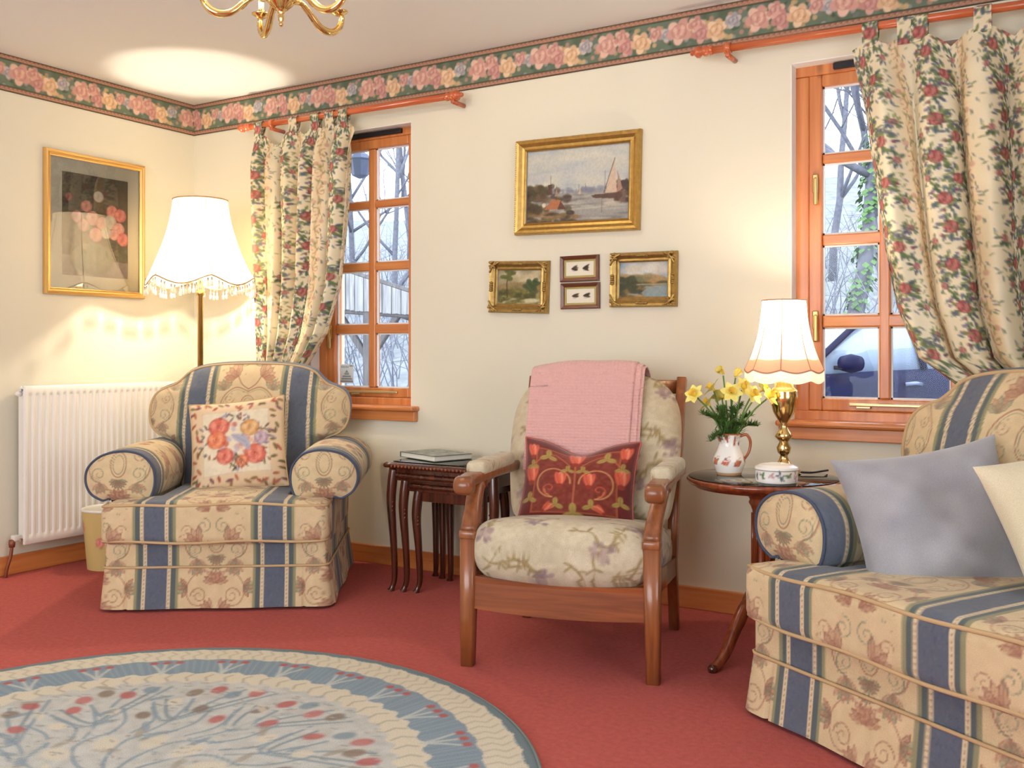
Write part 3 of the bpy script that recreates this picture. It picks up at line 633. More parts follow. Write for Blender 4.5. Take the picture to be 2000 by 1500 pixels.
# ------------------------------------------------------------------ outdoors
def ground_h(x, y): return -.12+np.where(y > 11, (np.clip(y, 11, 40)-11)*.30, 0)+.15*np.sin(x*.7)*np.clip((y-10)/8, 0, 1)
gx, gy = np.meshgrid(np.linspace(-45, 40, 60), np.linspace(.27, 45, 50)); gz = ground_h(gx, gy)
gm = plain('winter_ground', (120, 122, 124), 1, var=.35, vscale=3, bump=.5, bscale=20)
og = struct(MB().grid(np.stack([gx, gy, gz], -1)).build('ground', gm))
bark = plain('grey_bark', (106, 105, 114), .95, bump=.8, bscale=30, var=.3, vscale=14)
ivym = plain('ivy_leaf', (84, 116, 62), .6, var=.3, vscale=20)
def make_tree(base, h, r, seed, label, lean=(0, 0), ivy=0, depth=4, spread=.6):
    rg = random.Random(seed); t = tag(empty('bare_tree', base), label, 'tree'); trunk, br = MB(), MB()
    def limb(p, d, L, rad, lev, b):
        d = d/np.linalg.norm(d); q = [p]; n = 6
        for k in range(n): d = d+np.array([rg.uniform(-1, 1), rg.uniform(-1, 1), rg.uniform(-.4, .7)])*.12; d /= np.linalg.norm(d); q.append(q[-1]+d*L/n)
        b.tube(q, np.linspace(rad, rad*.5, n+1), 7 if lev == 0 else (5 if lev < 3 else 3), True)
        if lev < depth:
            for k in range(5 if lev < 2 else 4):
                i = rg.randint(2 if lev else 1, n); dd = d*.5+np.array([rg.uniform(-1, 1), rg.uniform(-1, 1), rg.uniform(-.1, .9)])*(spread+.35)
                limb(q[i], dd, L*rg.uniform(.45, .68), max(.004, rad*(.42 if lev else .5)), lev+1, br)
        return q
    q = limb(np.zeros(3), np.array([lean[0], lean[1], 1.]), h*.5, r, 0, trunk)
    trunk.build('trunk', bark, t); br.build('branches', bark, t)
    if ivy:
        b = MB()
        for k in range(ivy):
            i = rg.random()*5; a = rg.uniform(0, 6.3); i0 = int(i); c = q[i0]+(q[i0+1]-q[i0])*(i-i0); s = rg.uniform(.03, .07); rr = r*rg.uniform(.95, 1.5)
            c = c+np.array([math.cos(a)*rr, math.sin(a)*rr, 0]); u = np.array([-math.sin(a), math.cos(a), 0])*s; v = np.array([math.cos(a)*.5, math.sin(a)*.5, -.8])*s
            b.add([c-u, c+v, c+u, c-v], [(0, 1, 2, 3)])
        o = b.build('ivy', ivym, t); o['kind'] = 'stuff'; o['label'] = 'green ivy leaves clinging to the trunk'
    return t
def gnd(px, y): p = ony(px, 700, y); return (p[0], y, float(ground_h(p[0], y)))
make_tree(gnd(1655, 14), 10, .16, 3, 'thick leaning ivy-clad bare tree behind the parked car', (.22, 0), 500)
make_tree(gnd(1730, 17), 11, .10, 4, 'tall bare tree with forked branches behind the ivy-clad tree')
make_tree(gnd(1625, 21), 12, .10, 5, 'slim bare tree far up the bank beyond the car')
make_tree(gnd(1850, 16), 10, .11, 6, 'bare tree behind the rear end of the parked car')
make_tree(gnd(770, 17), 12, .09, 8, 'slender bare tree behind the timber shelter')
make_tree(gnd(690, 20), 12, .10, 9, 'tall bare tree on the bank left of the slender one')
make_tree(gnd(800, 24), 13, .11, 12, 'distant bare tree high on the bank past the shelter')
make_tree(gnd(560, 18), 11, .15, 13, 'bare tree hidden partly by the corner curtain')
make_tree(gnd(1560, 22), 12, .11, 14, 'distant bare tree on the bank left of the car')
# scrubby twigs on the bank
tw = MB(); rg = random.Random(77)
for k in range(1500):
    x, y = rg.uniform(-26, 14), rg.uniform(9, 24); z = float(ground_h(x, y)); p = np.array([x, y, z-.05])
    for q in range(2): tw.tube([p, p+np.array([rg.uniform(-.5, .5), rg.uniform(-.3, .3), rg.uniform(.4, 1.3)]), p+np.array([rg.uniform(-.9, .9), rg.uniform(-.5, .5), rg.uniform(1.0, 2.2)])], [.014, .009, .004], 3, False)
o = tw.build('undergrowth', plain('twig_bark', (116, 116, 128), .95, var=.3, vscale=2)); o['kind'] = 'stuff'; tag(o, 'tangle of bare winter twigs covering the bank outside', 'undergrowth')
# timber shelter seen through the corner window
SY = 6.0; wg = wood('weathered_boards', (120, 118, 120), (176, 172, 170), 2, .9, 0); wdk = wood('weathered_beam', (84, 80, 82), (116, 110, 108), 2, .9, 0)
A, B, Cb, D = ony(640, 520, SY), ony(830, 582, SY), ony(640, 603, SY), ony(830, 616, SY)
sh = tag(empty('timber_shelter', (A[0], SY, -.12)), 'weathered timber shelter with board fascia and braced post outside the corner window', 'shelter')
off = np.array([A[0], SY, -.12]); n = 22; A0, B0 = A-off, B-off; C0, D0 = Cb-off, D-off
ext = (A0-B0); A0 = A0+ext*.9; C0 = C0+(C0-D0)*.9
n = 40
for k in range(n):
    t0, t1 = k/n, (k+.90)/n; v = []
    for yy in (0, .03):
        for P0, P1 in ((A0, B0), (C0, D0)):
            for t in (t0, t1): q = P0+(P1-P0)*t; v.append((q[0], yy+(.012 if k % 2 else 0), q[2]+(rnd.uniform(-.012, .012) if P0 is C0 else 0)))
    MB().add(v, [(0, 1, 3, 2), (5, 4, 6, 7), (0, 2, 6, 4), (1, 5, 7, 3), (0, 4, 5, 1), (2, 3, 7, 6)]).build('fascia_board', wg, sh, False)
MB().rect([A0+(0, .86, -.30), B0+(0, .86, -.30)], 1.8, .05, up=(0, .36, 1), bev=.1).build('roof', wdk, sh, False)
MB().rect([C0+(0, .08, .02), D0+(.0, .08, .02)], .1, .14).build('beam', wdk, sh, False)
pp = ony(713, 700, SY)-off
for dx in (0, -2.3): MB().box((pp[0]+dx, .08, .8), (.11, .11, 1.66)).build('post', wdk, sh, False)
zt = C0[2]-.02
for dx, s in ((0, -1), (0, 1), (-2.3, 1)):
    MB().rect([(pp[0]+dx, .08, zt-.75), (pp[0]+dx+s*.62, .08, zt)], .07, .08).build('brace', wdk, sh, False)
# outside lantern on a bracket
p = ony(703, 322, .62); ln = tag(empty('outdoor_lantern', (p[0], .62, p[2])), 'dark outdoor lantern on a bracket seen through the top pane', 'lantern')
MB().lathe([(.012, -.075), (.045, -.06), (.062, .02), (.07, .03), (.05, .055), (.012, .08)], 8).build('lantern_body', plain('lantern_paint', (84, 92, 120), .5), ln, False)
MB().tube([(0, 0, .075), (0, -.02, .11), (0, -.2, .13), (0, -.37, .06)], .010, 6).build('bracket', M['dark'], ln)

# ------------------------------------------------------------------ car on the drive
def make_car():
    hd = YAW+math.radians(14); p = atd(1712, 700, 9.3); cx, cy = p[0]+.26*math.cos(hd)-.85*math.sin(hd), p[1]+.26*math.sin(hd)+.85*math.cos(hd)
    t = tag(empty('parked_car', (cx, cy, -.12), hd), 'dark blue hatchback car parked outside the window with pine sill', 'car')
    paint = plain('dark_blue_car_paint', (18, 24, 58), .5, 0, spec=.12); glassm = plain('car_glass', (150, 164, 186), .05, 0, spec=1); blk = plain('tyre_rubber', (34, 34, 38), .8)
    # local x: + towards the tail; sections (x, belt z, half width, bottom z)
    sec = [(-2.05, .58, .62, .35), (-1.95, .68, .76, .24), (-1.4, .82, .84, .2), (-.95, .90, .86, .2), (-.2, .93, .87, .2), (.8, .96, .87, .2), (1.6, .98, .84, .22), (1.98, .96, .74, .3), (2.05, .86, .68, .36)]
    P = []
    for x, zb, w, z0 in sec:
        P.append([(x, -w*.92, z0), (x, -w, (z0+zb)*.45), (x, -w*1.0, zb-.12), (x, -w*.93, zb-.01), (x, -w*.7, zb+.02), (x, w*.7, zb+.02), (x, w*.93, zb-.01), (x, w, zb-.12), (x, w, (z0+zb)*.45), (x, w*.92, z0)])
    MB().grid(P, True, cap=True).build('body', paint, t)
    g = []
    for x, z, w in ((-.98, .90, .80), (-.35, 1.36, .64), (-.1, 1.44, .62), (.7, 1.47, .61), (1.35, 1.40, .60), (1.92, .97, .70)): g.append([(x, -(.80 if z < 1 else .78), .90), (x, -w, z), (x, -w*.8, z+.035), (x, w*.8, z+.035), (x, w, z), (x, (.80 if z < 1 else .78), .90)])
    MB().grid(g, True, cap=True).build('cabin_glass', glassm, t)
    b = MB()
    for s in (-1, 1):
        for pts in ([(-.98, s*.81, .92), (-.37, s*.66, 1.36), (-.1, s*.64, 1.445), (.7, s*.63, 1.475), (1.35, s*.62, 1.405), (1.92, s*.72, .98)], [(.30, s*.80, .94), (.28, s*.64, 1.46)], [(1.15, s*.79, .95), (1.05, s*.63, 1.44)]): b.tube(smoothpath(pts, 12) if len(pts) > 2 else pts, .035, 6)
    b.build('pillars', paint, t)
    MB().grid([[(x, y, z) for y in (-.56, -.3, .3, .56)] for x, z in ((-.12, 1.475), (.3, 1.505), (.8, 1.51), (1.36, 1.44))]).build('roof_panel', paint, t)
    for s in (-1, 1):
        o = MB().lathe([(.004, -.11), (.07, -.10), (.09, 0), (.07, .10), (.004, .11)], 12).build('wing_mirror', paint, t); o.location = (-.62, s*.98, 1.0); o.rotation_euler = (PI/2, 0, .3)
        MB().box((-.66, s*.88, .96), (.08, .14, .04), bev=.01).build('mirror_arm', blk, t)
        for x in (.12, .98): MB().rect([(x-.09, s*.885, .80), (x, s*.91, .81), (x+.09, s*.885, .80)], .03, .035).build('door_handle', plain('handle_paint', (120, 128, 160), .2, .4), t)
        for x in (-1.28, 1.30):
            w = MB().lathe([(.02, -.1), (.20, -.1), (.30, -.09), (.315, 0), (.30, .09), (.20, .1), (.02, .1)], 24).build('wheel', blk, t); w.location = (x, s*.78, .315); w.rotation_euler = (PI/2, 0, 0)
            h = MB().lathe([(.01, -.105), (.18, -.105), (.19, 0), (.18, .105), (.01, .105)], 16).build('wheel_hub', M['dark'], w)
        MB().box((-1.97, s*.56, .60), (.10, .24, .12), bev=.03).build('headlamp', glassm, t)
        MB().rect([(-.9, s*.875, .40), (1.0, s*.885, .40)], .02, .06).build('door_trim', blk, t)
    return t
make_car()

# ------------------------------------------------------------------ soft furnishing helpers
def softbox(c, h, r, res, puff=0, deform=None, puffax=None, uvoff=(0, 0)):
    c = np.array(c, float); h = np.array(h, float); parts = []
    for a in range(3):
        u, v = [(1, 2), (0, 2), (0, 1)][a]
        nu, nv = max(8, int(2*h[u]/res)), max(8, int(2*h[v]/res))
        for s in (-1, 1):
            U, V = np.meshgrid(np.linspace(-h[u], h[u], nu+1), np.linspace(-h[v], h[v], nv+1))
            p = np.zeros(U.shape+(3,)); p[..., u] = U; p[..., v] = V; p[..., a] = s*h[a]
            q = np.clip(p, -(h-r), h-r); d = p-q; L = np.linalg.norm(d, axis=-1, keepdims=True)
            o = q+d/np.maximum(L, 1e-9)*r
            if puff and (puffax is None or a == puffax):
                o[..., a] += s*puff*(1-(U/h[u])**2)*(1-(V/h[v])**2)
            if deform is not None: o = deform(o)
            if a == 2: uv = np.stack([o[..., 0], o[..., 1]+o[..., 2]], -1)
            elif a == 1: uv = np.stack([o[..., 0], o[..., 2]+s*h[1]], -1)
            else: uv = np.stack([s*(h[0]+o[..., 1]+h[1]), o[..., 2]-h[1]], -1)
            uv = uv+np.array(uvoff)
            n = np.cross(p[0, 1]-p[0, 0], p[1, 0]-p[0, 0]); parts.append((o+c, uv, n[a]*s < 0))
    return parts
def pillow(name, W, t, tex, mat, loc, eul, label, cat='cushion', n=70, hs=1, sag=0, ears=.10, wr=0, parent=None, piping=None, seed=1):
    a = np.linspace(-1, 1, n); U, V = np.meshgrid(a, a); rg = np.random.RandomState(seed)
    k = ears; X = U*(1-k*(1-V**2)*.55)*W/2; Z = V*(1-k*(1-U**2)*.55)*W/2*hs
    th = t/2*np.clip((1-np.abs(U)**2.6)*(1-np.abs(V)**2.6), 0, 1)**.55
    if sag: Z = Z-sag*np.exp(-(U/.45)**2)*np.clip(V, 0, 1)**1.5
    wv = sum(wr*rg.uniform(.4, 1)*np.sin(U*rg.uniform(2, 6)+V*rg.uniform(-6, 6)+rg.uniform(0, 6)) for _ in range(5))*(1-U**2)*(1-V**2)+wr*1.6*np.sin(V*9+U*3)*np.exp(-((V+.85)/.3)**2)*(1-U**2)
    UV = np.stack([(U+1)*tex.w/2, (V+1)*tex.h/2], -1) if not tex.tile else np.stack([X, Z], -1)
    parts = [(np.stack([X, -th-wv, Z], -1), UV, False), (np.stack([X, th, Z], -1), UV, True)]
    o = sheets(name, parts, tex, mat); o.location = loc; o.rotation_euler = eul; tag(o, label, cat)
    if piping:
        i = np.concatenate([[(0, j) for j in range(n)], [(j, n-1) for j in range(n)], [(n-1, n-1-j) for j in range(n)], [(n-1-j, 0) for j in range(n)]])
        MB().tube(np.stack([X, 0*X, Z], -1)[i[:, 0], i[:, 1]], .0035, 5, False).build('piping', piping, o)
    return o

def club_seat(name, loc, rz, W, label, cat, res, uo=0, be=0):
    t = tag(empty(name, loc, rz), label, cat); hw = W/2; dx = hw-.427; D = .80; F = M['fabric']
    # ---- skirt
    rr = .03; per = []; segs = []
    path = [(0, 0)]
    def arc(cx, cy, a0, a1): return [(cx+rr*math.cos(a), cy+rr*math.sin(a)) for a in np.linspace(a0, a1, 6)]
    half = [(x, 0) for x in np.arange(0, hw-rr, res)]+arc(hw-rr, rr, -PI/2, 0)+[(hw, y) for y in np.arange(rr+res, D-rr, res)]+arc(hw-rr, D-rr, 0, PI/2)
    half = np.array(half); full = np.concatenate([half[::-1]*(-1, 1), half[1:]]); d = np.r_[0, np.cumsum(np.linalg.norm(np.diff(full, axis=0), axis=1))]; s = d-d[len(half)-1]
    T = np.gradient(full, axis=0); T /= np.linalg.norm(T, axis=1)[:, None]; Nn = np.stack([T[:, 1], -T[:, 0]], 1)
    notch = sum(np.exp(-((s-s0)/.005)**2) for s0 in (-hw+.09, hw-.09, hw+.012, -hw-.012, hw+.10, -hw-.10))
    zz = np.linspace(.165, .012, 34); k = (1-(zz-.012)/.153)
    off = (.002+.020*k[:, None]-.010*notch[None, :]*(.25+k[:, None])+.004*np.sin(s*17)[None, :]*k[:, None])
    P = np.stack([full[None, :, 0]+Nn[None, :, 0]*off, full[None, :, 1]+Nn[None, :, 1]*off, zz[:, None]+0*off], -1)
    UV = np.stack([s[None, :]+0*off+uo, zz[:, None]+0*off+.02], -1); sk = sheet('skirt', P, UV, T_damask, F, t, flip=True)
    MB().tube([(x, y, .166) for x, y in full+Nn*.003][::2], .005, 5, False).build('piping', M['piping'], sk)
    # ---- base box, seat cushion
    sheets('seat_base', softbox((0, .41, .195), (hw-.004, .405, .085), .02, res, uvoff=(uo, .6)), T_damask, F, t)
    hy = .335
    def tee(o):
        o = o.copy(); y = o[..., 1]+hy; f = np.clip((y-.13)/.05, 0, 1); f = f*f*(3-2*f); o[..., 0] *= 1-f*(.165/hw)
        o[..., 2] += .012*np.clip(o[..., 2]/.07, 0, 1)*(1-(o[..., 0]/hw)**2); o[..., 1] -= .018*(1-(o[..., 0]/hw)**2)*(1-f); return o
    cu = sheets('seat_cushion', softbox((0, -.028+hy, .332), (hw+.004, hy, .077), .034, res, .008, tee, 2, (uo, .30)), T_damask, F, t)
    for z in (.332+.066, .332-.066):
        xx = np.linspace(-hw+.005, hw-.005, 50); yy = -.028-.018*(1-(xx/hw)**2)+.006+.014*(np.abs(xx/hw)**12)
        pts = [(-hw-.001, .07, z)]+[(x, y, z+.004*math.sin(x*14)+(.010*(1-(x/hw)**2) if z > .34 else 0)) for x, y in zip(xx, yy)]+[(hw+.001, .07, z)]
        MB().tube(pts, .0055, 6).build('piping', M['piping'], cu)
    # ---- rolled arms
    prof = np.array([(.30, .24), (.298, .385), (.275, .42), (.262, .47), (.268, .53), (.305, .578), (.36, .598), (.42, .597), (.48, .578), (.525, .535), (.535, .48), (.515, .43), (.47, .402), (.432, .395), (.424, .24)])
    pr = smoothpath(prof, 110)
    dl = np.r_[0, np.cumsum(np.linalg.norm(np.diff(pr, axis=0), axis=1))]
    for sx in (-1, 1):
        ys = np.arange(.115, .80, res); Y, I = np.meshgrid(ys, np.arange(len(pr)), indexing='ij')
        bulge = 1+.03*np.sin(np.clip((Y-.115)/.68, 0, 1)*PI)
        X = sx*(pr[I, 0]+dx); Z = .40+(pr[I, 1]-.40)*np.where(pr[I, 1] > .40, bulge, 1)
        f = np.clip((Y-.115)/.02, 0, 1); cxr, czr = (.40+dx)*sx, .49
        rn = 1-.05*(1-f)**2; X = cxr+(X-cxr)*rn; Z = np.where(pr[I, 1] > .40, czr+(Z-czr)*rn, Z)
        UV = np.stack([Y+.075, dl[I]+.1], -1)
        arm = sheet('arm', np.stack([X, Y, Z], -1), UV, T_damask, F, t, flip=(sx < 0))
        roll = pr[(pr[:, 1] > .40)]; cen = np.array([.40, .49]); rings = []; uvs = []
        roll = np.concatenate([roll, np.stack([np.linspace(roll[-1, 0], roll[0, 0], 30)[1:-1], np.full(28, .402)], 1)])
        for g in np.linspace(1, 0, 34):
            q = cen+(roll-cen)*g*.955; y = .115-.022*(1-g**3)-.006*np.sin(q[:, 0]*60+q[:, 1]*44)*(1-g**2)*g
            rings.append(np.stack([sx*(q[:, 0]+dx), y, q[:, 1]], -1)); uvs.append(np.stack([(q[:, 0]-.40), q[:, 1]-.28], -1))
        sheet('arm_front_panel', np.array(rings), np.array(uvs), T_damask, F, arm, cu=True, flip=(sx < 0))
        MB().tube([(sx*(x+dx), .113, z) for x, z in cen+(roll[:-28]-cen)*.965], .0048, 5).build('piping', plain('navy_piping', (70, 80, 100), .95), arm)
        low = [(.302, .25), (.302, .402), (.43, .402), (.424, .25)]
        MB().add([(sx*(x+dx), y, z) for y in (.125, .15) for x, z in low], [(0, 1, 2, 3), (7, 6, 5, 4)]).build('arm_post', M['piping'], arm, False)
    # ---- back
    e = W/2-.427+be
    rows = np.array([(.285, .36), (.295, .46), (.31, .55), (.345, .60), (.40, .625), (.432, .66), (.443, .71), (.440, .76), (.420, .800), (.385, .822), (.345, .838), (.315, .862), (.285, .892), (.240, .912), (.17, .924), (.09, .930), (.0, .932)])
    rw = smoothpath(rows, 150); rw[:, 0] = np.maximum(rw[:, 0], 0); wz = rw[:, 0]+e*(rw[:, 0] > 0)*np.clip(rw[:, 0]/.1, 0, 1)
    ns = max(60, int(2*(hw)/res)); sg = np.linspace(-1, 1, ns); Zr = rw[:, 1]; tt = (Zr-.36)/(.932-.36)
    X = wz[:, None]*sg[None, :]; kk = (1-np.abs(sg[None, :])**5)*(1-np.clip(tt, 0, 1)[:, None]**9)
    yb = .545+.17*tt[:, None]; Yf = yb-.085*kk+.004*np.sin(X*31)*kk; Zs = Zr[:, None]+0*X
    bk = t_back = sheets('backrest', [(np.stack([X, Yf, Zs], -1), np.stack([X+uo, Zs+.02], -1), False), (np.stack([X, yb+.10+0*X, Zs], -1), np.stack([X, Zs], -1), True)], T_damask, F, t)
    ol = np.concatenate([np.stack([-wz, Zr], 1), np.stack([wz, Zr], 1)[::-1]]); yo = np.concatenate([yb[:, 0], yb[::-1, 0]])
    al = np.r_[0, np.cumsum(np.linalg.norm(np.diff(ol, axis=0), axis=1))]
    g = np.linspace(0, 1, 26); P = np.stack([ol[None, :, 0]*(1+.012*np.sin(g*PI))[:, None], yo[None, :]+.10*g[:, None], ol[None, :, 1]+.012*np.sin(g*PI)[:, None]*(ol[None, :, 1] > .6)], -1)
    sheet('back_boxing', P, np.stack([.165+.13*g[:, None]+0*P[..., 0], al[None, :]+0*P[..., 0]], -1), T_damask, F, bk)
    MB().tube([(x, y-.002, z) for (x, z), y in zip(ol, yo)][4:-4:2], .006, 5).build('piping', M['piping'], bk)
    # short hidden feet
    for fx in (-hw+.08, hw-.08):
        for fy in (.08, D-.08): MB().lathe([(.02, 0), (.028, .02), (.028, .115)], 12, (fx, fy, 0)).build('castor_foot', M['dark'], t)
    return t
ARM = club_seat('armchair', (1.250, -.972, 0), math.radians(35), .845, 'blue and gold striped damask armchair by the radiator', 'armchair', .0046)
SW = 1.42; sd = math.radians(-31.4)
SOFA = club_seat('sofa', (3.318+SW/2*math.cos(sd), -.95+SW/2*math.sin(sd), 0), sd, SW, 'blue and gold striped damask sofa in front of the window', 'sofa', .0046, .30, .025)
def in_frame(t, p):
    a = t.rotation_euler[2]; l = t.location; return (l[0]+p[0]*math.cos(a)-p[1]*math.sin(a), l[1]+p[0]*math.sin(a)+p[1]*math.cos(a), p[2])
pillow('cushion', .40, .13, T_fruit, M['print'], in_frame(ARM, (.0, .40, .592)), (math.radians(-22), math.radians(-6), ARM.rotation_euler[2]+.04), 'cream square cushion with printed fruit and flowers on the striped armchair', piping=M['piping'])
T_grey = Canvas(.5, .5, .01, (160, 160, 165)); T_grey.noise(.05, 9, random.Random(3)); T_cream = Canvas(.5, .5, .01, (212, 200, 168)); T_cream.noise(.06, 5, random.Random(4))
pillow('cushion', .435, .21, T_grey, M['velvet'], tuple(atd(1826, 1026, 2.55)), (math.radians(-24), math.radians(-10), YAW-.12), 'plain grey blue velvet cushion leaning on the sofa arm', n=110, ears=.2, wr=.010, seed=5)
pillow('cushion', .42, .15, T_cream, M['velvet'], tuple(atd(2135, 1040, 2.24)), (math.radians(-20), math.radians(-13), YAW+.1), 'plain cream cushion beside the grey blue cushion on the sofa', n=80, ears=.16, wr=.003, seed=8)

# ------------------------------------------------------------------ wooden fireside chair
WC = tag(empty('fireside_chair', (2.72, -.948, 0), math.radians(14)), 'wooden framed armchair with floral tapestry cushions between the small tables', 'armchair')
for sx in (-1, 1):
    MB().rect([(sx*.292, 0, 0), (sx*.290, 0, .20), (sx*.288, .0, .405)], [.040, .046, .050], [.040, .046, .050], (0, 1, 0), .12).build('front_leg', M['oak'], WC)
    MB().box((sx*.288, 0, .412), (.054, .056, .028), bev=.007).build('leg_cap', M['oak'], WC)
    MB().rect(smoothpath([(sx*.288, .0, .415), (sx*.290, .035, .47), (sx*.296, .075, .52), (sx*.300, .12, .555), (sx*.300, .20, .572)], 16), [.05]*4+[.046]*12, np.linspace(.054, .036, 16), (0, 1, .3), .18).build('arm_support', M['oak'], WC)
    a = MB(); a.rect(smoothpath([(sx*.300, -.015, .568), (sx*.300, .05, .580), (sx*.300, .25, .578), (sx*.296, .50, .575)], 18), .056, .034, (0, 0, 1), .2)
    a.build('arm_rest', M['oak'], WC)
    kb = MB().lathe([(.0, -.030), (.024, -.029), (.030, -.02), (.031, .02), (.024, .029), (.0, .030)], 20).build('arm_scroll', M['oak'], WC); kb.location = (sx*.300, -.012, .565); kb.rotation_euler = (0, PI/2, 0)
    X = softbox((sx*.300, .26, .606), (.034, .175, .024), .02, .006); sheets('arm_pad', X, T_chair, M['chenille'], WC)
    MB().rect([(sx*.272, .60, 0), (sx*.272, .545, .25), (sx*.276, .565, .45), (sx*.280, .66, .70), (sx*.282, .735, .885)], .034, [.045, .05, .05, .045, .042], (0, 1, 0), .12).build('back_post', M['oak'], WC)
    MB().rect([(sx*.275, .02, .27), (sx*.275, .55, .235)], .024, .07).build('side_rail', M['oak'], WC)
    sheets('side_web', softbox((sx*.262, .30, .315), (.008, .24, .05), .006, .012), T_chair, M['chenille'], WC)
xx = np.linspace(-.27, .27, 24)
MB().grid(np.stack([np.stack([xx, -.012+.0*xx, .262+0*xx], 1), np.stack([xx, -.014+0*xx, .285-.012*(1-(xx/.27)**2)], 1), np.stack([xx, .012+0*xx, .285-.012*(1-(xx/.27)**2)], 1), np.stack([xx, .012+0*xx, .185-.012*(1-(xx/.27)**2)], 1), np.stack([xx, -.012+0*xx, .182-.012*(1-(xx/.27)**2)], 1), np.stack([xx, -.012+.0*xx, .262+0*xx], 1)], 1)).build('front_rail', wood('chair_rail_wood', (116, 58, 28), (160, 88, 46), 0, .3, .4, grain=45), WC, False)
MB().rect([(-.27, .555, .24), (.27, .555, .24)], .024, .07).build('back_rail', M['oak'], WC)
for k in range(5): MB().rect([(-.20+k*.10, .565, .28), (-.20+k*.10, .64, .55), (-.20+k*.10, .72, .84)], .03, .012, (0, 1, 0)).build('back_slat', M['oak'], WC)
MB().rect([(-.28, .73, .855), (.28, .73, .855)], .022, .05, (0, 0, 1)).build('top_rail', M['oak'], WC)
def seatdef(o):
    o = o.copy(); y = o[..., 1]; o[..., 2] += -.13*(y+.26)+.012*(1-(o[..., 0]/.28)**2)*(o[..., 2] > 0)-.014*(1-(o[..., 0]/.28)**2)*(o[..., 2] < 0); o[..., 1] -= .02*(1-(o[..., 0]/.28)**2)*(y < 0); return o
sheets('seat_cushion', softbox((0, .235, .372), (.287, .275, .088), .078, .005, .006, seatdef, 2, (.31, .1)), T_chair, M['chenille'], WC)
rows = np.array([(.25, 0), (.272, .04), (.285, .12), (.297, .25), (.296, .36), (.283, .43), (.255, .485), (.205, .525), (.13, .547), (.06, .555), (0, .556)]); rw = smoothpath(rows, 100); rw[:, 0] = np.maximum(rw[:, 0], 0)*1.05
sg = np.linspace(-1, 1, 110); lean = math.radians(19); cl, sl = math.cos(lean), math.sin(lean); by, bz = .47, .385
X = rw[:, :1]*sg-.012; tt = rw[:, 1:]/.556; kk = np.clip((1-np.abs(sg[None])**4)*(1-tt**8)*(1-(1-tt)**14), 0, 1)**.6
def tilt(x, d, l): return np.stack([x, by+l*sl+d*cl, bz+l*cl-d*sl], -1)
Lg = rw[:, 1:]+0*X; f = -.075*kk-.005*np.sin(Lg*22)*kk
sheets('back_cushion', [(tilt(X, f, Lg), np.stack([X, Lg], -1), False), (tilt(X, .05*kk, Lg), np.stack([X, Lg], -1), True)], T_chair, M['chenille'], WC)
pillow('cushion', .41, .13, T_red, M['velvet'], in_frame(WC, (-.025, .375, .532)), (math.radians(-20), math.radians(1), WC.rotation_euler[2]), 'dark red tulip patterned cushion on the wooden armchair', n=110, hs=.76, sag=.045, ears=.14, wr=.003, piping=plain('pink_piping', (176, 92, 84), .9), seed=4)
# pink blanket folded over the chair back
bl = tag(empty('folded_blanket', in_frame(WC, (0, 0, 0)), WC.rotation_euler[2]), 'pink waffle knit blanket folded over the wooden armchair back', 'blanket')
mb, nt, bb = newmat('pink_waffle_knit'); bb.inputs['Base Color'].default_value = lin4((216, 168, 162)); bb.inputs['Roughness'].default_value = 1; bb.inputs['Sheen Weight'].default_value = .3
uvn = nt.nodes.new('ShaderNodeTexCoord'); mp = nt.nodes.new('ShaderNodeMapping'); mp.inputs['Scale'].default_value = (70, 70, 95); nt.links.new(uvn.outputs['Object'], mp.inputs[0])
vr = nt.nodes.new('ShaderNodeTexVoronoi'); vr.inputs['Scale'].default_value = 1; vr.inputs['Randomness'].default_value = .25; nt.links.new(mp.outputs[0], vr.inputs[0])
bp = nt.nodes.new('ShaderNodeBump'); bp.inputs['Strength'].default_value = 1; bp.inputs['Distance'].default_value = .006; bp.invert = True; nt.links.new(vr.outputs[0], bp.inputs['Height']); nt.links.new(bp.outputs[0], bb.inputs['Normal'])
def blanket_layer(x0, x1, drop, o, wav):
    ls = np.r_[np.linspace(drop, .50, 40), .50+np.linspace(0, 1, 24)[1:]*0]
    path = []
    for l in np.linspace(drop, .535, 44): path.append((-.083-o+.012*max(0, (l-.45)/.09), l))
    for a in np.linspace(0, PI, 18)[1:]: path.append((-.008-math.cos(a)*(.064+o), .537+math.sin(a)*(.028+o)))
    for l in np.linspace(.53, .20, 30)[1:]: path.append((.060+o, l))
    path = np.array(path); xs = np.linspace(x0, x1, 60); Xg = xs[None]+0*path[:, :1]; xr = (xs-x0)/(x1-x0)
    dd = path[:, :1]+.003*np.sin(xs[None]*38+wav)*(1+0*path[:, :1]); ll = path[:, 1:]+.006*np.sin(xs[None]*13+wav)*(path[:, 1:] < .25)-.05*np.abs(xs[None]/.3)**3*(path[:, 1:] > .47)
    Xg = Xg+.010*(path[:, 1:]-.4)*np.sign(Xg)
    return tilt(Xg, dd, ll)
for (x0, x1, dr, o, w) in ((-.235, .170, .165, .006, 0), (-.225, .160, .172, .013, 1), (-.24, .138, .16, .020, 2)):
    b = MB().grid(blanket_layer(x0, x1, dr, o, w)); ob = b.build('blanket_fold', mb, bl); so = ob.modifiers.new('thickness', 'SOLIDIFY'); so.thickness = .006; so.offset = 1

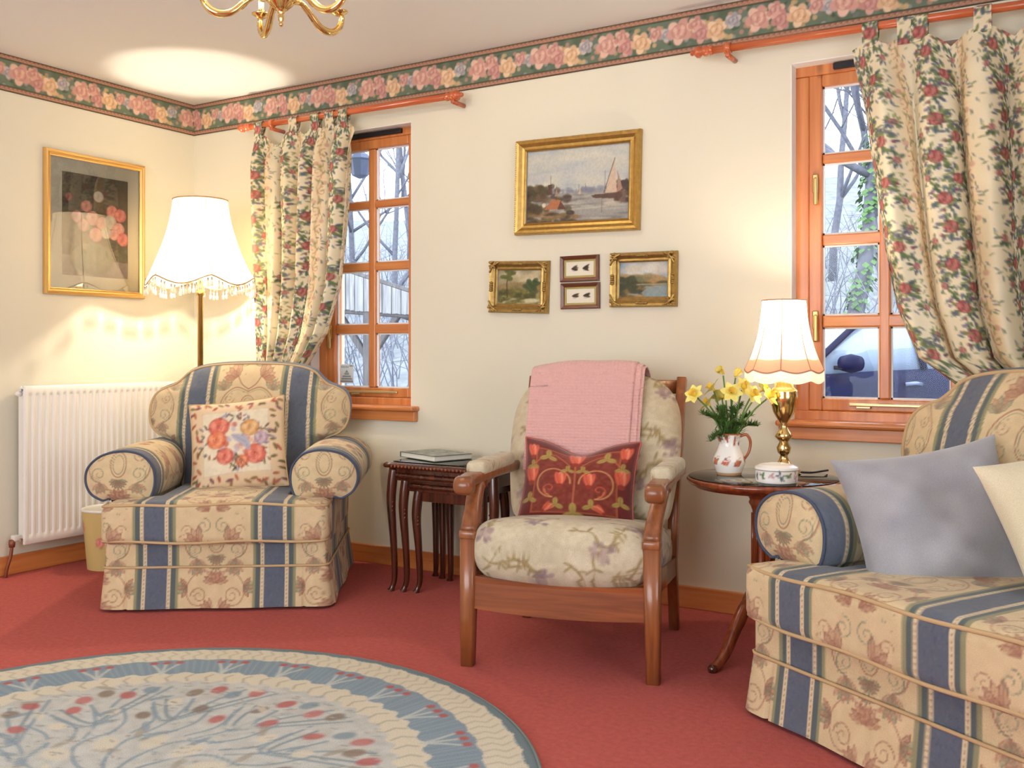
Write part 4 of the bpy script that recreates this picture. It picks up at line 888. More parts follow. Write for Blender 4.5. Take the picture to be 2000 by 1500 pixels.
# ------------------------------------------------------------------ nest of tables
def cabriole(b, x, y, h, sx, sy, r=.017):
    pts = smoothpath([(x, y, h), (x+sx*.006, y+sy*.006, h*.85), (x+sx*.008, y+sy*.008, h*.70), (x+sx*.001, y+sy*.001, h*.4), (x-sx*.002, y-sy*.002, h*.12), (x+sx*.006, y+sy*.006, .012), (x+sx*.010, y+sy*.010, 0)], 26)
    tt = np.linspace(0, 1, 26); rad = np.interp(tt, [0, .15, .3, .5, .8, .92, 1], [1.15, 1.2, 1.15, .85, .62, .85, 1.0])*r
    b.tube(pts, rad, 10); return pts
def nest_table(w, d, h, loc, label, glass_top):
    t = tag(empty('nest_table', loc), label, 'side table', 'nest of three dark wooden tables'); ed = .022
    xx = np.linspace(0, 1, 20); 
    def outline(i):
        a, c = w/2-i, d/2-i; bow = .010; pts = []
        for (p0, p1, nx, ny) in (((-a, -c), (a, -c), 0, -1), ((a, -c), (a, c), 1, 0), ((a, c), (-a, c), 0, 1), ((-a, c), (-a, -c), -1, 0)):
            for s in np.linspace(0, 1, 16, endpoint=False): k = bow*(math.sin(s*PI)**.6 if 0 < s < 1 else 0); pts.append((p0[0]+(p1[0]-p0[0])*s+nx*k, p0[1]+(p1[1]-p0[1])*s+ny*k))
        return pts
    P = [[(x, y, z) for x, y in outline(i)] for i, z in ((.014, h-.024), (.004, h-.022), (0, h-.014), (.002, h-.006), (.010, h), (.02, h-.0005))]
    MB().grid(P, True, cap=True).build('table_top', M['mahog'], t)
    if glass_top:
        Pg = [[(x, y, z) for x, y in outline(i)] for i, z in ((.03, h+.0005), (.03, h+.0035), (.032, h+.004))]; MB().grid(Pg, True, cap=True).build('glass_top', M['tableglass'], t, False)
        b = MB()
        for k in range(26): b.box((-w/2+.05+k*(w-.1)/25, -d/2-.0085, h-.014), (.008, .006, .010), bev=.002)
        b.build('carved_edge', M['mahogred'], t)
    b = MB()
    for s in (-1, 1): b.box((0, s*(d/2-.035), h-.05), (w-.07, .014, .052), bev=.002); b.box((s*(w/2-.035), 0, h-.05), (.014, d-.07, .052), bev=.002)
    b.build('apron', M['mahog'], t, False)
    for sx in (-1, 1):
        for sy in (-1, 1):
            b = MB(); q = cabriole(b, sx*(w/2-.032), sy*(d/2-.032), h-.026, sx, sy); lg = b.build('leg', M['mahog'], t)
            c = MB()
            for k in range(3): z = (h-.03)*(.70-.035*k); c.tube([(sx*(w/2-.032)-.012, sy*(d/2-.032)-.016*1, z), (sx*(w/2-.032)+.010, sy*(d/2-.032)-.019, z+.02)], .0025, 5)
            if sy < 0: c.build('carved_knee', M['mahogred'], lg)
    return t
TX, TY = 1.885, -.232
nest_table(.55, .36, .532, (TX, TY, 0), 'largest nesting table, dark carved wood with glass over the top', True)
nest_table(.435, .325, .490, (TX-.005, TY-.004, 0), 'middle nesting table tucked under the glass topped one', False)
nest_table(.325, .29, .450, (TX-.005, TY-.006, 0), 'smallest nesting table, innermost of the dark nest', False)
bk = tag(empty('hardback_book', (1.735, -.215, .5375), math.radians(-20)), 'thin green and grey covered book lying on the glass topped table', 'book')
T_book = Canvas(.26, .19, .004, (120, 130, 120)); rg = random.Random(17)
for k in range(70): T_book.ell(rg.uniform(0, .26), rg.uniform(0, .19), rg.uniform(.01, .04), .012, rg.choice([(92, 104, 80), (140, 146, 140), (168, 172, 174), (84, 92, 88), (110, 120, 150)]), rg.uniform(0, 3), .6, .6)
MB().box((0, 0, .0115), (.252, .184, .018)).build('pages', plain('book_pages', (226, 222, 210), .9), bk, False)
g = np.meshgrid(np.linspace(-.13, .13, 60), np.linspace(-.095, .095, 46)); gm2 = painted('book_cover', .25, 0, var=0)
sheet('cover', np.stack([g[0], g[1], 0*g[0]+.0232], -1), np.stack([g[0]+.13, g[1]+.095], -1), T_book, gm2, bk)
MB().box((0, 0, .0218), (.26, .19, .0024)).box((0, 0, .0013), (.26, .19, .0026)).box((-.129, 0, .0115), (.003, .19, .02)).build('boards', plain('book_boards', (96, 104, 96), .5), bk, False)

# ------------------------------------------------------------------ pedestal table and what stands on it
TZ = .58; PC = (3.20, -.44)
pt = tag(empty('pedestal_table', (*PC, 0)), 'round mahogany pedestal table with glass top beside the sofa arm', 'side table')
MB().lathe([(.0, TZ-.040), (.19, TZ-.040), (.215, TZ-.036), (.222, TZ-.028), (.232, TZ-.026), (.242, TZ-.018), (.245, TZ-.010), (.240, TZ-.004), (.232, TZ-.003), (.0, TZ-.003)], 72).build('table_top', M['mahogred'], pt)
MB().lathe([(.0, TZ-.0028), (.236, TZ-.0028), (.238, TZ-.001), (.236, TZ), (.0, TZ)], 72).build('glass_top', M['tableglass'], pt)
MB().lathe([(.085, TZ-.04), (.085, TZ-.055), (.05, TZ-.06), (.042, TZ-.075), (.046, TZ-.085), (.040, TZ-.095), (.034, TZ-.11), (.034, .27), (.040, .25), (.036, .24), (.046, .225), (.05, .16), (.046, .13), (.03, .12), (.0, .12)], 32).build('column', M['mahogred'], pt)
b = MB()
for k in range(10): a = k*PI/5; b.tube([(.034*math.cos(a), .034*math.sin(a), .285), (.034*math.cos(a), .034*math.sin(a), TZ-.12)], .0055, 6)
b.build('reeding', M['mahogred'], pt)
for a in (-108, 130, 12):
    a = math.radians(a); ca, sa = math.cos(a), math.sin(a)
    pts = smoothpath([(.03*ca, .03*sa, .19), (.09*ca, .09*sa, .175), (.15*ca, .15*sa, .11), (.20*ca, .20*sa, .045), (.245*ca, .245*sa, .016), (.262*ca, .262*sa, .012)], 22)
    lg = MB().rect(pts, np.linspace(.036, .026, 22), np.linspace(.05, .020, 22), (0, 0, 1), .25).build('leg', M['mahogred'], pt)
    MB().lathe([(0, 0), (.014, 0), (.016, .012), (.012, .022), (0, .024)], 12, (.262*ca, .262*sa, 0)).build('brass_cap', M['mahog'], lg)

def lamp_shade(t, zt, zb, rt, rb, npan, ph, scal, mat, trim, rim=.004, bell=2.2):
    n = npan*16; a = np.linspace(0, 2*PI, n, endpoint=False); pa = ((a-ph)*npan/(2*PI)) % 1; g = np.linspace(0, 1, 40)
    r = rt+(rb-rt)*(g**bell*.75+g*.25); sc = np.abs(np.sin(pa*PI))
    Rr = r[:, None]*(1-.045*np.sin(pa*PI)[None]**1.0*(.3+.7*g[:, None])); Z = zt+(zb-zt)*g[:, None]-scal*sc[None]**1.2*g[:, None]**6
    P = np.stack([Rr*np.cos(a), Rr*np.sin(a), Z], -1); o = MB().grid(P, True).build('lamp_shade', mat, t)
    for Q in (P[0], P[-1]): MB().tube(np.r_[Q, Q[:2]], rim, 6, False).build('shade_braid', trim, o)
    w = MB()
    for k in range(npan): i = int(round(((ph+2*PI*k/npan) % (2*PI))/(2*PI)*n)) % n; w.tube(P[:, i]*(1.002, 1.002, 1), .0016, 4, False)
    w.build('shade_seam', trim, o); return o, P
def point(name, loc, p, col, rad, parent=None):
    l = bpy.data.lights.new(name, 'POINT'); l.energy = p; l.color = col; l.shadow_soft_size = rad; o = bpy.data.objects.new(name, l); COL.objects.link(o); o.location = loc
    if parent: o.parent = parent
    return o
# table lamp
lp = onz(1531, 924, TZ); LB = (lp[0]-.0, min(lp[1], PC[1]+.13), TZ)
d0 = np.array([LB[0]-PC[0], LB[1]-PC[1]]); 
tl = tag(empty('table_lamp', LB), 'lit brass urn table lamp with fringed pink banded shade', 'lamp')
MB().lathe([(0, 0), (.055, 0), (.058, .006), (.05, .016), (.025, .03), (.016, .045), (.012, .06), (.020, .068), (.024, .085), (.014, .105), (.026, .118), (.030, .122), (.022, .135), (.013, .150), (.011, .165), (.022, .180), (.036, .205), (.044, .24), (.046, .262), (.044, .268), (.046, .274), (.036, .283), (.031, .287), (.031, .297), (.026, .305), (.018, .325), (.010, .345), (.008, .372), (.012, .376), (.012, .42), (0, .42)], 32).build('lamp_base', M['brass'], tl)
so, P = lamp_shade(tl, .575, .345, .071, .128, 8, .2, .010, M['shade'], plain('tan_shade_braid', (190, 140, 112), .9), .0022, 2.4)
n = P.shape[1]; fr = np.stack([P[-1]*(1.004, 1.004, 1)+np.array([0, 0, -q]) for q in np.linspace(.0, .036, 5)]); w = 1+.012*np.sin(np.arange(n)*PI)[None, :, None]*np.linspace(0, 1, 5)[:, None, None]; fr[..., :2] *= w[..., :1]
MB().grid(fr, True).build('fringe', M['tassel'], so)
bd = np.stack([P[k]*(1.006, 1.006, 1) for k in range(33, 40)]); MB().grid(bd, True).build('pink_band', M['pinkband'], so)
MB().lathe([(0, .40), (.012, .405), (.024, .44), (.026, .462), (.018, .485), (0, .493)], 16).build('bulb', M['bulb'], tl)
point('table_lamp_light', (0, 0, .535), 11, (1, .83, .62), .022, tl)
fx = MB().tube(smoothpath([(.05, .0, .006), (.085, .02, .005), (.105, .075, .005), (.115, .12, .004)], 20), .0035, 6).build('flex', M['dark'], tl)
# lidded oval dish
dp = onz(1517, 942, TZ); ds = tag(empty('lidded_dish', (dp[0], dp[1], TZ)), 'round white lidded china dish painted with green leaves', 'dish')
T_dish = Canvas(.42, .06, .0016, (240, 238, 232)); rg = random.Random(6)
for k in range(14):
    x = .015+k*.03; c = [(96, 124, 84), (196, 150, 150), (84, 104, 110)][k % 3]
    for q in range(5): T_dish.leaf(x, .024+rg.uniform(-.006, .006), rg.uniform(.010, .017), .006, rg.uniform(0, 6.3), c, .9)
pr = np.array([(.0, 0), (.056, 0), (.062, .003), (.064, .01), (.065, .036), (.066, .040), (.0665, .044), (.064, .049), (.05, .056), (.025, .060), (0, .061)]); a = np.linspace(0, 2*PI, 130); rr = np.repeat(pr, 5, 0)
rr = np.stack([np.interp(np.linspace(0, 10, 50), np.arange(11), pr[:, 0]), np.interp(np.linspace(0, 10, 50), np.arange(11), pr[:, 1])], 1)
Pd = np.stack([rr[:, :1]*np.cos(a), rr[:, :1]*np.sin(a), rr[:, 1:]+0*a], -1)
sheet('dish_body', Pd, np.stack([(a/(2*PI)*.42)[None]+0*Pd[..., 0], np.where(rr[:, :1] > .06, Pd[..., 2], .0581)], -1), T_dish, M['ceramic'], ds)
MB().tube([(.0665*math.cos(x), .0665*math.sin(x), .041) for x in np.linspace(0, 2*PI, 60)], .0012, 5, False).build('lid_seam', plain('lid_seam_grey', (150, 146, 138), .5), ds)  # thin grey ring where the lid meets the bowl
# flower jug
vp = onz(1424, 926, TZ); JX = np.array([vp[0], vp[1], TZ]); jg = tag(empty('flower_jug', tuple(JX), math.radians(31)), 'white china jug painted with rust flowers and holding daffodils', 'jug')
T_jug = Canvas(.36, .16, .002, (240, 236, 228)); rg = random.Random(19)
for k in range(16):
    x, y = .02+(k % 8)*.045, (.052, .132)[k // 8]+rg.uniform(-.008, .008)
    for q in range(6): T_jug.leaf(x, y, rg.uniform(.012, .022), .008, rg.uniform(0, 6.3), rg.choice([(168, 84, 44), (140, 60, 40), (70, 66, 90), (176, 120, 60), (120, 100, 60)]), .85)
    T_jug.rose(x, y, .012 if k < 8 else .007, (170, 66, 50), (204, 110, 84), (220, 150, 120), rg); T_jug.spiral(x+.012, y+.01, .012, 1, 1.2, .002, (150, 84, 50), .8)
T_jug._blend(0, .36, .135, .16, lambda X, Y: (Y > .152).astype(float), (168, 92, 48), 1); T_jug._blend(0, .36, 0, .02, lambda X, Y: (Y < .010).astype(float), (176, 120, 66), .7)
pr = np.array([(.0, 0), (.036, 0), (.040, .003), (.046, .02), (.052, .040), (.050, .056), (.041, .076), (.034, .094), (.033, .112), (.036, .128), (.039, .134), (.036, .134), (.031, .11), (.032, .09)])
rr = smoothpath(pr, 70); a = np.linspace(0, 2*PI, 110); sp = np.exp(-((np.abs(a-PI))/.28)**2)
Rj = rr[:, :1]*(1+.28*sp[None]*np.clip((rr[:, 1:]-.10)/.034, 0, 1)); Pj = np.stack([Rj*np.cos(a), Rj*np.sin(a), rr[:, 1:]+0*a], -1)
sheet('jug_body', Pj, np.stack([(a/(2*PI)*.36)[None]+0*Rj, rr[:, 1:]*1.16+0*Rj], -1), T_jug, M['ceramic'], jg)
MB().tube(smoothpath([(.036, 0, .126), (.058, 0, .130), (.070, 0, .108), (.066, 0, .075), (.050, 0, .050)], 24), np.linspace(.0055, .0042, 24), 8).build('handle', plain('rust_handle_glaze', (166, 92, 52), .2), jg)
# daffodils
M['petal'] = plain('daffodil_petal', (247, 230, 128), .6, var=.08, vscale=60); M['trumpet'] = plain('daffodil_trumpet', (244, 208, 84), .6); M['stem'] = plain('flower_stem', (98, 134, 58), .6); M['fern'] = plain('fern_green', (76, 112, 46), .7, var=.25, vscale=40)
for t_ in ('petal',):
    nt = M[t_].node_tree; b_ = nt.nodes['Principled BSDF']; b_.inputs['Subsurface Weight'].default_value = .0
mouth = JX+np.array([0, 0, .125]); jd = float((mouth-CAM) @ np.array([-math.sin(YAW), math.cos(YAW), 0]))
FL = [(1358, 772, -.02), (1385, 790, .03), (1393, 760, .02), (1412, 728, 0), (1437, 733, .03), (1428, 768, -.04), (1450, 757, -.02), (1468, 772, -.05), (1487, 762, .02), (1500, 776, -.03), (1410, 775, .05)]
fl_lab = ['drooping', 'low', 'half open', 'tall upright', 'tall budding', 'forward facing', 'wide open', 'low forward', 'outer', 'outermost', 'inner']
for i, (px, py, dd) in enumerate(FL):
    hd = atd(px, py, jd+dd); ft = tag(empty('daffodil', tuple(mouth-np.array([0, 0, .02]))), 'half closed yellow daffodil bud rising highest from the china jug' if i in (3, 4) else 'open yellow daffodil on a green stem in the painted china jug', 'flower', 'daffodils in the jug')
    rel = hd-(mouth-np.array([0, 0, .02])); out = rel*np.array([1, 1, 0]); out = out/(np.linalg.norm(out)+1e-6)
    root = np.array([rnd.uniform(-.012, .012), rnd.uniform(-.012, .012), -.03]); mid = root*.4+rel*.55+np.array([0, 0, .02])
    MB().tube(smoothpath([root, mid, rel*.96], 10), .0028, 6).build('stem', M['stem'], ft)
    right = np.array([math.cos(YAW), math.sin(YAW), 0]); fw = np.array([math.sin(YAW), -math.cos(YAW), 0])
    ax = np.array([0, 0, .55])+out*.7+fw*(.45 if dd <= 0 else .1); ax /= np.linalg.norm(ax); u = np.cross(ax, (0.3, .2, 1)); u /= np.linalg.norm(u); v = np.cross(ax, u)
    bud = i in (4, 3); pl = .024 if bud else .040; op = .25 if bud else .85
    for k in range(6):
        an = k*PI/3+.2; dr = (math.cos(an)*u+math.sin(an)*v); sd_ = np.cross(ax, dr); Pp = []
        for q in np.linspace(0, 1, 6):
            wq = .0125*math.sin(PI*min(.98, q*.85+.12)); c_ = rel+dr*(.004+pl*q*op)+ax*(pl*q*(1-op)*1.2+.006*math.sin(q*2.4)*(1-q*.6)); Pp.append([c_-sd_*wq+ax*.002, c_, c_+sd_*wq+ax*.002])
        MB().grid(Pp).build('petal', M['petal'], ft)
    Pt = [[rel+ax*z+(math.cos(x)*u+math.sin(x)*v)*r*(1+(.10*math.sin(x*8) if z > .018 else 0)) for x in np.linspace(0, 2*PI, 24, endpoint=False)] for z, r in ((-.006, .003), (0, .006), (.010, .0085), (.020, .0105), (.024, .0135))]
    MB().grid(Pt, True).build('trumpet', M['trumpet'], ft)
for i, (px, py, dd) in enumerate([(1392, 815, -.04), (1410, 798, -.05), (1432, 800, -.03), (1447, 792, .03), (1372, 808, 0), (1480, 832, .02), (1388, 862, -.05), (1465, 812, .04), (1420, 835, -.05), (1402, 800, .03), (1450, 830, -.05)]):
    tip = atd(px, py, jd+dd); org = mouth-np.array([0, 0, .02]); rel = tip-org; ft = tag(empty('fern_sprig', tuple(org)), 'feathery green sprig among the daffodils in the jug', 'foliage', 'green sprigs in the jug')
    pts = smoothpath([(0, 0, -.03), rel*.5+np.array([0, 0, .022]), rel], 22); MB().tube(pts, .0014, 5).build('stem', M['fern'], ft); b = MB()
    rg = random.Random(i)
    for k in range(3, 22):
        for q in range(10):
            dv = np.array([rg.uniform(-1, 1), rg.uniform(-1, 1), rg.uniform(-.1, 1.1)]); dv /= np.linalg.norm(dv); L = .036*(1-.4*k/22); s_ = np.cross(dv, (0, .3, 1)); s_ = s_/np.linalg.norm(s_)*.0016
            b.add([pts[k]-s_, pts[k]+dv*L*.6-s_, pts[k]+dv*L, pts[k]+dv*L*.6+s_, pts[k]+s_], [(0, 1, 2, 3, 4)])
    o = b.build('leaflets', M['fern'], ft); o['kind'] = 'stuff'

# ------------------------------------------------------------------ floor lamp in the corner
FLP = (.472, -.369)
fl = tag(empty('floor_lamp', (*FLP, 0)), 'lit brass standard lamp with cream tasselled shade in the corner', 'lamp')
MB().lathe([(0, 0), (.115, 0), (.118, .012), (.10, .022), (.04, .032), (.022, .06), (0, .06)], 32).build('base', M['brassdull'], fl)
MB().lathe([(0, .05), (.0135, .05), (.0135, 1.25), (.020, 1.255), (.020, 1.275), (.012, 1.28), (.012, 1.33), (0, 1.33)], 18).build('pole', M['brassdull'], fl)
so, P = lamp_shade(fl, 1.705, 1.335, .127, .258, 6, YAW+math.radians(-90+28), .040, M['shade'], M['shadetrim'], .003, 2.0)
MB().lathe([(0, 1.325), (.016, 1.33), (.024, 1.365), (.026, 1.385), (.018, 1.408), (0, 1.416)], 16).build('bulb', M['bulb'], fl)
b = MB()
for k in range(3): a = k*2*PI/3; b.tube([(0, 0, 1.30), (.06*math.cos(a), .06*math.sin(a), 1.60), (.126*math.cos(a), .126*math.sin(a), 1.703)], .002, 5)
b.build('shade_carrier', M['brassdull'], fl)
tm = bpy.data.meshes.new('tassel'); tb = MB(); tb.tube([(0, 0, 0), (0, 0, -.012)], .0012, 4); tb.lathe([(0, -.010), (.0042, -.014), (.0042, -.020), (.002, -.024), (.0062, -.030), (.0068, -.048), (0, -.049)], 8)
ob0 = tb.build('tassel', M['tassel'], so); bd_ = MB().lathe([(0, -.008), (.0034, -.011), (.0040, -.016), (.0034, -.020), (0, -.022)], 6, (0, 0, 0)); bdo = bd_.build('tassel_bead', M['tasseldark'], ob0)
n = P.shape[1]; ids = [int(k*n/66) for k in range(66)]
for j, i in enumerate(ids):
    if j == 0: o, bo = ob0, bdo
    else:
        o = ob0.copy(); COL.objects.link(o); o.parent = so; bo = bdo.copy(); COL.objects.link(bo); bo.parent = o
    o.location = P[-1][i]+np.array([0, 0, -.002])
point('floor_lamp_light', (0, 0, 1.452), 30, (1, .84, .64), .022, fl)

# ------------------------------------------------------------------ radiator
rd = tag(empty('radiator', (0, -.615, 0)), 'white ribbed panel radiator on the wall behind the armchair', 'radiator')
y0, y1, z0, z1 = -.405, .405, .137, .835; pit = .0335
ysr = np.arange(y0, y1+.001, pit/10); zsr = np.r_[z0, z0+.004, np.linspace(z0+.03, z0+.055, 6), np.linspace(z1-.055, z1-.03, 6), z1-.004, z1]
Yr, Zr = np.meshgrid(ysr, zsr); ph = ((Yr-y0-.012) % pit)/pit; ribs = np.clip((np.abs(ph-.5)-.16)/.14, 0, 1); ins = (Yr > y0+.02) & (Yr < y1-.02)
env = np.clip((Zr-z0-.03)/.025, 0, 1)*np.clip((z1-.03-Zr)/.025, 0, 1); dep = .100-.009*(1-ribs)*env*ins
edge = np.clip(np.minimum(Zr-z0, z1-Zr)/.004, 0, 1); edge = np.minimum(edge, np.clip(np.minimum(Yr-y0, y1-Yr)/.004, 0, 1)); dep = dep-.004*(1-edge)
MB().grid(np.stack([dep, Yr, Zr], -1)).build('front_panel', M['white'], rd)
MB().box((.091, 0, (z0+z1)/2), (.008, y1-y0-.002, z1-z0-.002), bev=.002).build('panel_body', M['white'], rd, False)
MB().box((.035, .01, (z0+z1)/2), (.014, y1-y0-.02, z1-z0-.004), bev=.004).build('rear_panel', M['white'], rd, False)
b = MB()
for k in range(48): b.box((.063, y0+.03+k*.0158, z1-.004), (.046, .003, .006))
b.box((.063, 0, z1-.012), (.05, y1-y0-.01, .003)); b.build('top_grille', M['white'], rd, False)
MB().box((.063, y0+.012, (z0+z1)/2), (.044, .004, z1-z0-.05)).build('side_panel', M['white'], rd, False)
c = MB().lathe([(0, 0), (.011, 0), (.012, .012), (.008, .02), (0, .021)], 14).build('air_vent', M['white'], rd); c.location = (.062, y0+.006, .80); c.rotation_euler = (PI/2, 0, 0)
v = MB(); v.box((.063, y0-.018, .168), (.026, .03, .026), bev=.004); v.tube([(.063, y0+.02, .168), (.063, y0-.03, .168)], .009, 10); v.build('valve', M['whiteplastic'], rd)
MB().lathe([(0, -.02), (.012, -.02), (.014, -.004), (.012, .012), (0, .014)], 12, (.063, y0-.034, .150)).build('valve_nut', M['copper'], rd)
MB().tube(smoothpath([(.063, y0-.034, .14), (.062, y0-.040, .09), (.055, y0-.052, .04), (.05, y0-.056, .0)], 14), .0075, 8).build('pipe', M['copper'], rd)
for yy in (-.25, .25): MB().box((.014, yy, .5), (.028, .03, .5)).build('wall_bracket', M['white'], rd, False)

# ------------------------------------------------------------------ waste bin
wb = tag(empty('waste_bin', (.250, -.695, 0)), 'small floral waste paper bin between radiator and armchair', 'bin')
T_bin = Canvas(.75, .27, .004, (206, 184, 120)); rg = random.Random(23)
for k in range(16):
    x, y = rg.uniform(0, .75), rg.uniform(.10, .24)
    for q in range(5): T_bin.leaf(x, y, .03, .012, rg.uniform(0, 6.3), rg.choice([(150, 150, 92), (176, 168, 110)]), .8)
    T_bin.rose(x, y, .022, (190, 92, 84), (220, 130, 116), (236, 180, 160), rg)
a = np.linspace(0, 2*PI, 90); zb = np.linspace(0, .262, 40); rb = .100+.022*zb/.262; Pb = np.stack([rb[:, None]*np.cos(a), rb[:, None]*np.sin(a), zb[:, None]+0*a], -1)
sheet('bin_body', Pb, np.stack([(a/(2*PI)*.75)[None]+0*Pb[..., 0], zb[:, None]+0*Pb[..., 0]], -1), T_bin, M['print'], wb)
MB().lathe([(0, .002), (.098, .002), (.12, .262), (.126, .264), (.127, .272), (.121, .274), (.116, .262), (.095, .006), (0, .006)], 48).build('rim_and_liner', M['white'], wb)

# ------------------------------------------------------------------ pictures
def picture(name, cx, cz, w, h, prof, mat, label, rz=0, wallx=None, roll=0, img=None, imat=None, mount=0, mmat=None, slip=None, pane=False, ornate=False):
    loc = (cx, -.002, cz) if wallx is None else (.002, cx, cz)
    t = tag(empty(name, loc, rz), label, 'picture'); t.rotation_euler = (0, roll, rz) if rz == 0 else (roll, 0, rz)
    ring = lambda i, d: [(-(w/2-i), -d, -(h/2-i)), (w/2-i, -d, -(h/2-i)), (w/2-i, -d, h/2-i), (-(w/2-i), -d, h/2-i)]
    pts = [(0, 0)]+prof; MB().grid([ring(i, d) for i, d in pts], True).build('frame', mat, t, False)
    fi, fd = prof[-1]; MB().box((0, -.0012, 0), (w-.004, .002, h-.004)).build('backing', M['mat'], t, False)
    iw, ih = w-2*fi, h-2*fi; y = -fd*.5
    if mount:
        MB().grid([ring(fi-.002, fd*.45), ring(fi+mount, fd*.45), ring(fi+mount+.0015, fd*.45-.002)], True).build('mount', mmat or M['mat'], t, False); iw -= 2*mount; ih -= 2*mount
    if slip: MB().grid([ring(fi-.001, fd*.55), ring(fi+.002, fd*.62), ring(fi+slip, fd*.48)], True).build('slip', M['goldpale'], t, False)
    tex = img(iw, ih); nx, nz = int(iw/.0026), int(ih/.0026); g = np.meshgrid(np.linspace(-iw/2, iw/2, nx), np.linspace(-ih/2, ih/2, nz))
    sheet('picture_print', np.stack([g[0], 0*g[0]-max(fd*.45-.0015, .0032), g[1]], -1), np.stack([g[0]+iw/2, g[1]+ih/2], -1), tex, imat, t)
    if pane: MB().grid([[(-(w/2-fi), -fd*.7, -(h/2-fi)), (w/2-fi, -fd*.7, -(h/2-fi))], [(-(w/2-fi), -fd*.7, h/2-fi), (w/2-fi, -fd*.7, h/2-fi)]]).build('glazing', M['picglass'], t, False)
    if ornate:
        rg = random.Random(int(w*1000))
        pm = (0, .019)
        for sx in (-1, 1):
            for sz in (-1, 1):
                b = MB()
                for k in range(9):
                    q = rg.uniform(.004, .034), rg.uniform(.004, .034); s = rg.uniform(.006, .011)
                    b.lathe([(0, -s*.6), (s*.7, -s*.3), (s, 0), (s*.7, s*.4), (0, s*.6)], 7, (sx*(w/2-q[0]), -pm[1]-.004, sz*(h/2-q[1])))
                for k in range(2): b.tube(smoothpath([(sx*(w/2-.006), -pm[1]-.005, sz*(h/2-.05+k*.02)), (sx*(w/2-.024), -pm[1]-.008, sz*(h/2-.022)), (sx*(w/2-.052+k*.02), -pm[1]-.005, sz*(h/2-.006))], 10), .0045, 6)
                b.build('corner_ornament', mat, t)
        for (x, z) in ((0, h/2-.015), (0, -h/2+.015), (w/2-.015, 0), (-w/2+.015, 0)):
            b = MB()
            for k in range(5): b.lathe([(0, -.006), (.007, -.003), (.010, 0), (.007, .004), (0, .007)], 7, (x+((k-2)*.009 if abs(z) > .01 else 0), -pm[1]-.002, z+((k-2)*.008 if abs(z) <= .01 else 0)))
            b.build('scroll_ornament', mat, t)
    return t
ga = plain('antique_gilt', (164, 136, 80), .36, .8, bump=.4, bscale=120, var=.2, vscale=60)
big = picture('framed_painting', 2.296, 1.672, .572, .400, [(.001, .020), (.006, .030), (.012, .028), (.018, .026), (.030, .016), (.040, .014), (.044, .017), (.050, .012)], M['gold'], 'large gilt framed harbour painting with sailing boats above four small pictures', roll=math.radians(1.3), img=make_harbour, imat=M['oil'])
b = MB()
for sz in (-1, 1):
    for k in range(64): b.lathe([(0, -.002), (.0045, 0), (0, .002)], 6, (-.27+k*.54/63, -.031, sz*(.2-.007)))
for sx in (-1, 1):
    for k in range(46): b.lathe([(0, -.002), (.0045, 0), (0, .002)], 6, (sx*(.286-.007), -.031, -.19+k*.38/45))
b.build('beaded_edge', M['gold'], big)
picture('framed_painting', 2.021, 1.260, .292, .222, [(.001, .016), (.006, .024), (.014, .022), (.026, .012), (.034, .014), (.040, .010)], ga, 'small ornate gilt framed landscape with a tall tree', roll=math.radians(2.2), img=lambda w, h: make_land(w, h, 0), imat=M['oil'], ornate=True)
picture('framed_painting', 2.592, 1.270, .286, .218, [(.001, .016), (.006, .024), (.014, .022), (.026, .012), (.034, .014), (.040, .010)], ga, 'small ornate gilt framed landscape with a blue lake', roll=math.radians(.8), img=lambda w, h: make_land(w, h, 1), imat=M['oil'], ornate=True)
olive = plain('olive_mount', (170, 160, 104), .9); brn = wood('brown_frame_wood', (86, 44, 24), (112, 60, 34), 0, .35, .3)
for k, (cz, cx) in enumerate(((1.326, 2.309), (1.214, 2.312))):
    picture('framed_flies', cx, cz, .178, .108, [(.001, .012), (.004, .014), (.014, .010), (.016, .009)], brn, ('upper', 'lower')[k]+' of two little brown frames holding fishing flies', img=lambda w, h, k=k: make_flies(w, h, k), imat=M['print'], mount=.009, mmat=olive, slip=.003)
picture('framed_print', -.597, 1.586, .545, .670, [(.001, .014), (.005, .022), (.012, .024), (.016, .020), (.022, .020), (.028, .013), (.031, .012)], M['goldpale'], 'framed print of pink roses in a bowl behind glass above the radiator', rz=PI/2, wallx=True, img=make_roses, imat=M['print'], mount=.062, pane=True)

# ------------------------------------------------------------------ curtain poles and curtains
def pole(xa, xb, za, zb, brk, label, ends):
    y = -.085; t = tag(empty('curtain_pole', (xa, y, za)), label, 'curtain pole'); sl = (zb-za)/(xb-xa); L = xb-xa; ang = -math.atan(sl)
    r = MB().tube([(.06, 0, .06*sl), (L-.06, 0, (L-.06)*sl)], .0145, 14).build('pole_rod', M['rodwood'], t)
    prof = [(0, 0), (.008, .002), (.011, .008), (.008, .014), (.012, .018), (.021, .026), (.023, .036), (.017, .044), (.012, .048), (.019, .056), (.020, .064), (.014, .070), (.013, .074), (.018, .078), (.018, .086), (.0145, .09)]
    for e in ends:
        f = MB().lathe(prof, 18).build('finial', M['rodwood'], t)
        f.location = (-.03, 0, -.03*sl) if e == 0 else (L+.03, 0, (L+.03)*sl); f.rotation_euler = (0, PI/2 if e == 0 else -PI/2, 0)
    for x in brk:
        z = (x-xa)*sl; b = MB(); b.tube([(x-xa, 0, z-.026), (x-xa, .083, z-.026)], .010, 10); b.tube([(x-xa-.011, 0, z), (x-xa+.011, 0, z)], .0205, 14); b.box((x-xa, 0, z-.022), (.018, .018, .022), bev=.003)
        b.build('bracket', M['rodwood'], t)
    return t, lambda x: za+(x-xa)*sl, y
P1, z1f, yR = pole(.450, 1.756, 2.108, 2.094, (.655, 1.735), 'varnished wooden curtain pole over the corner window', (0, 1))
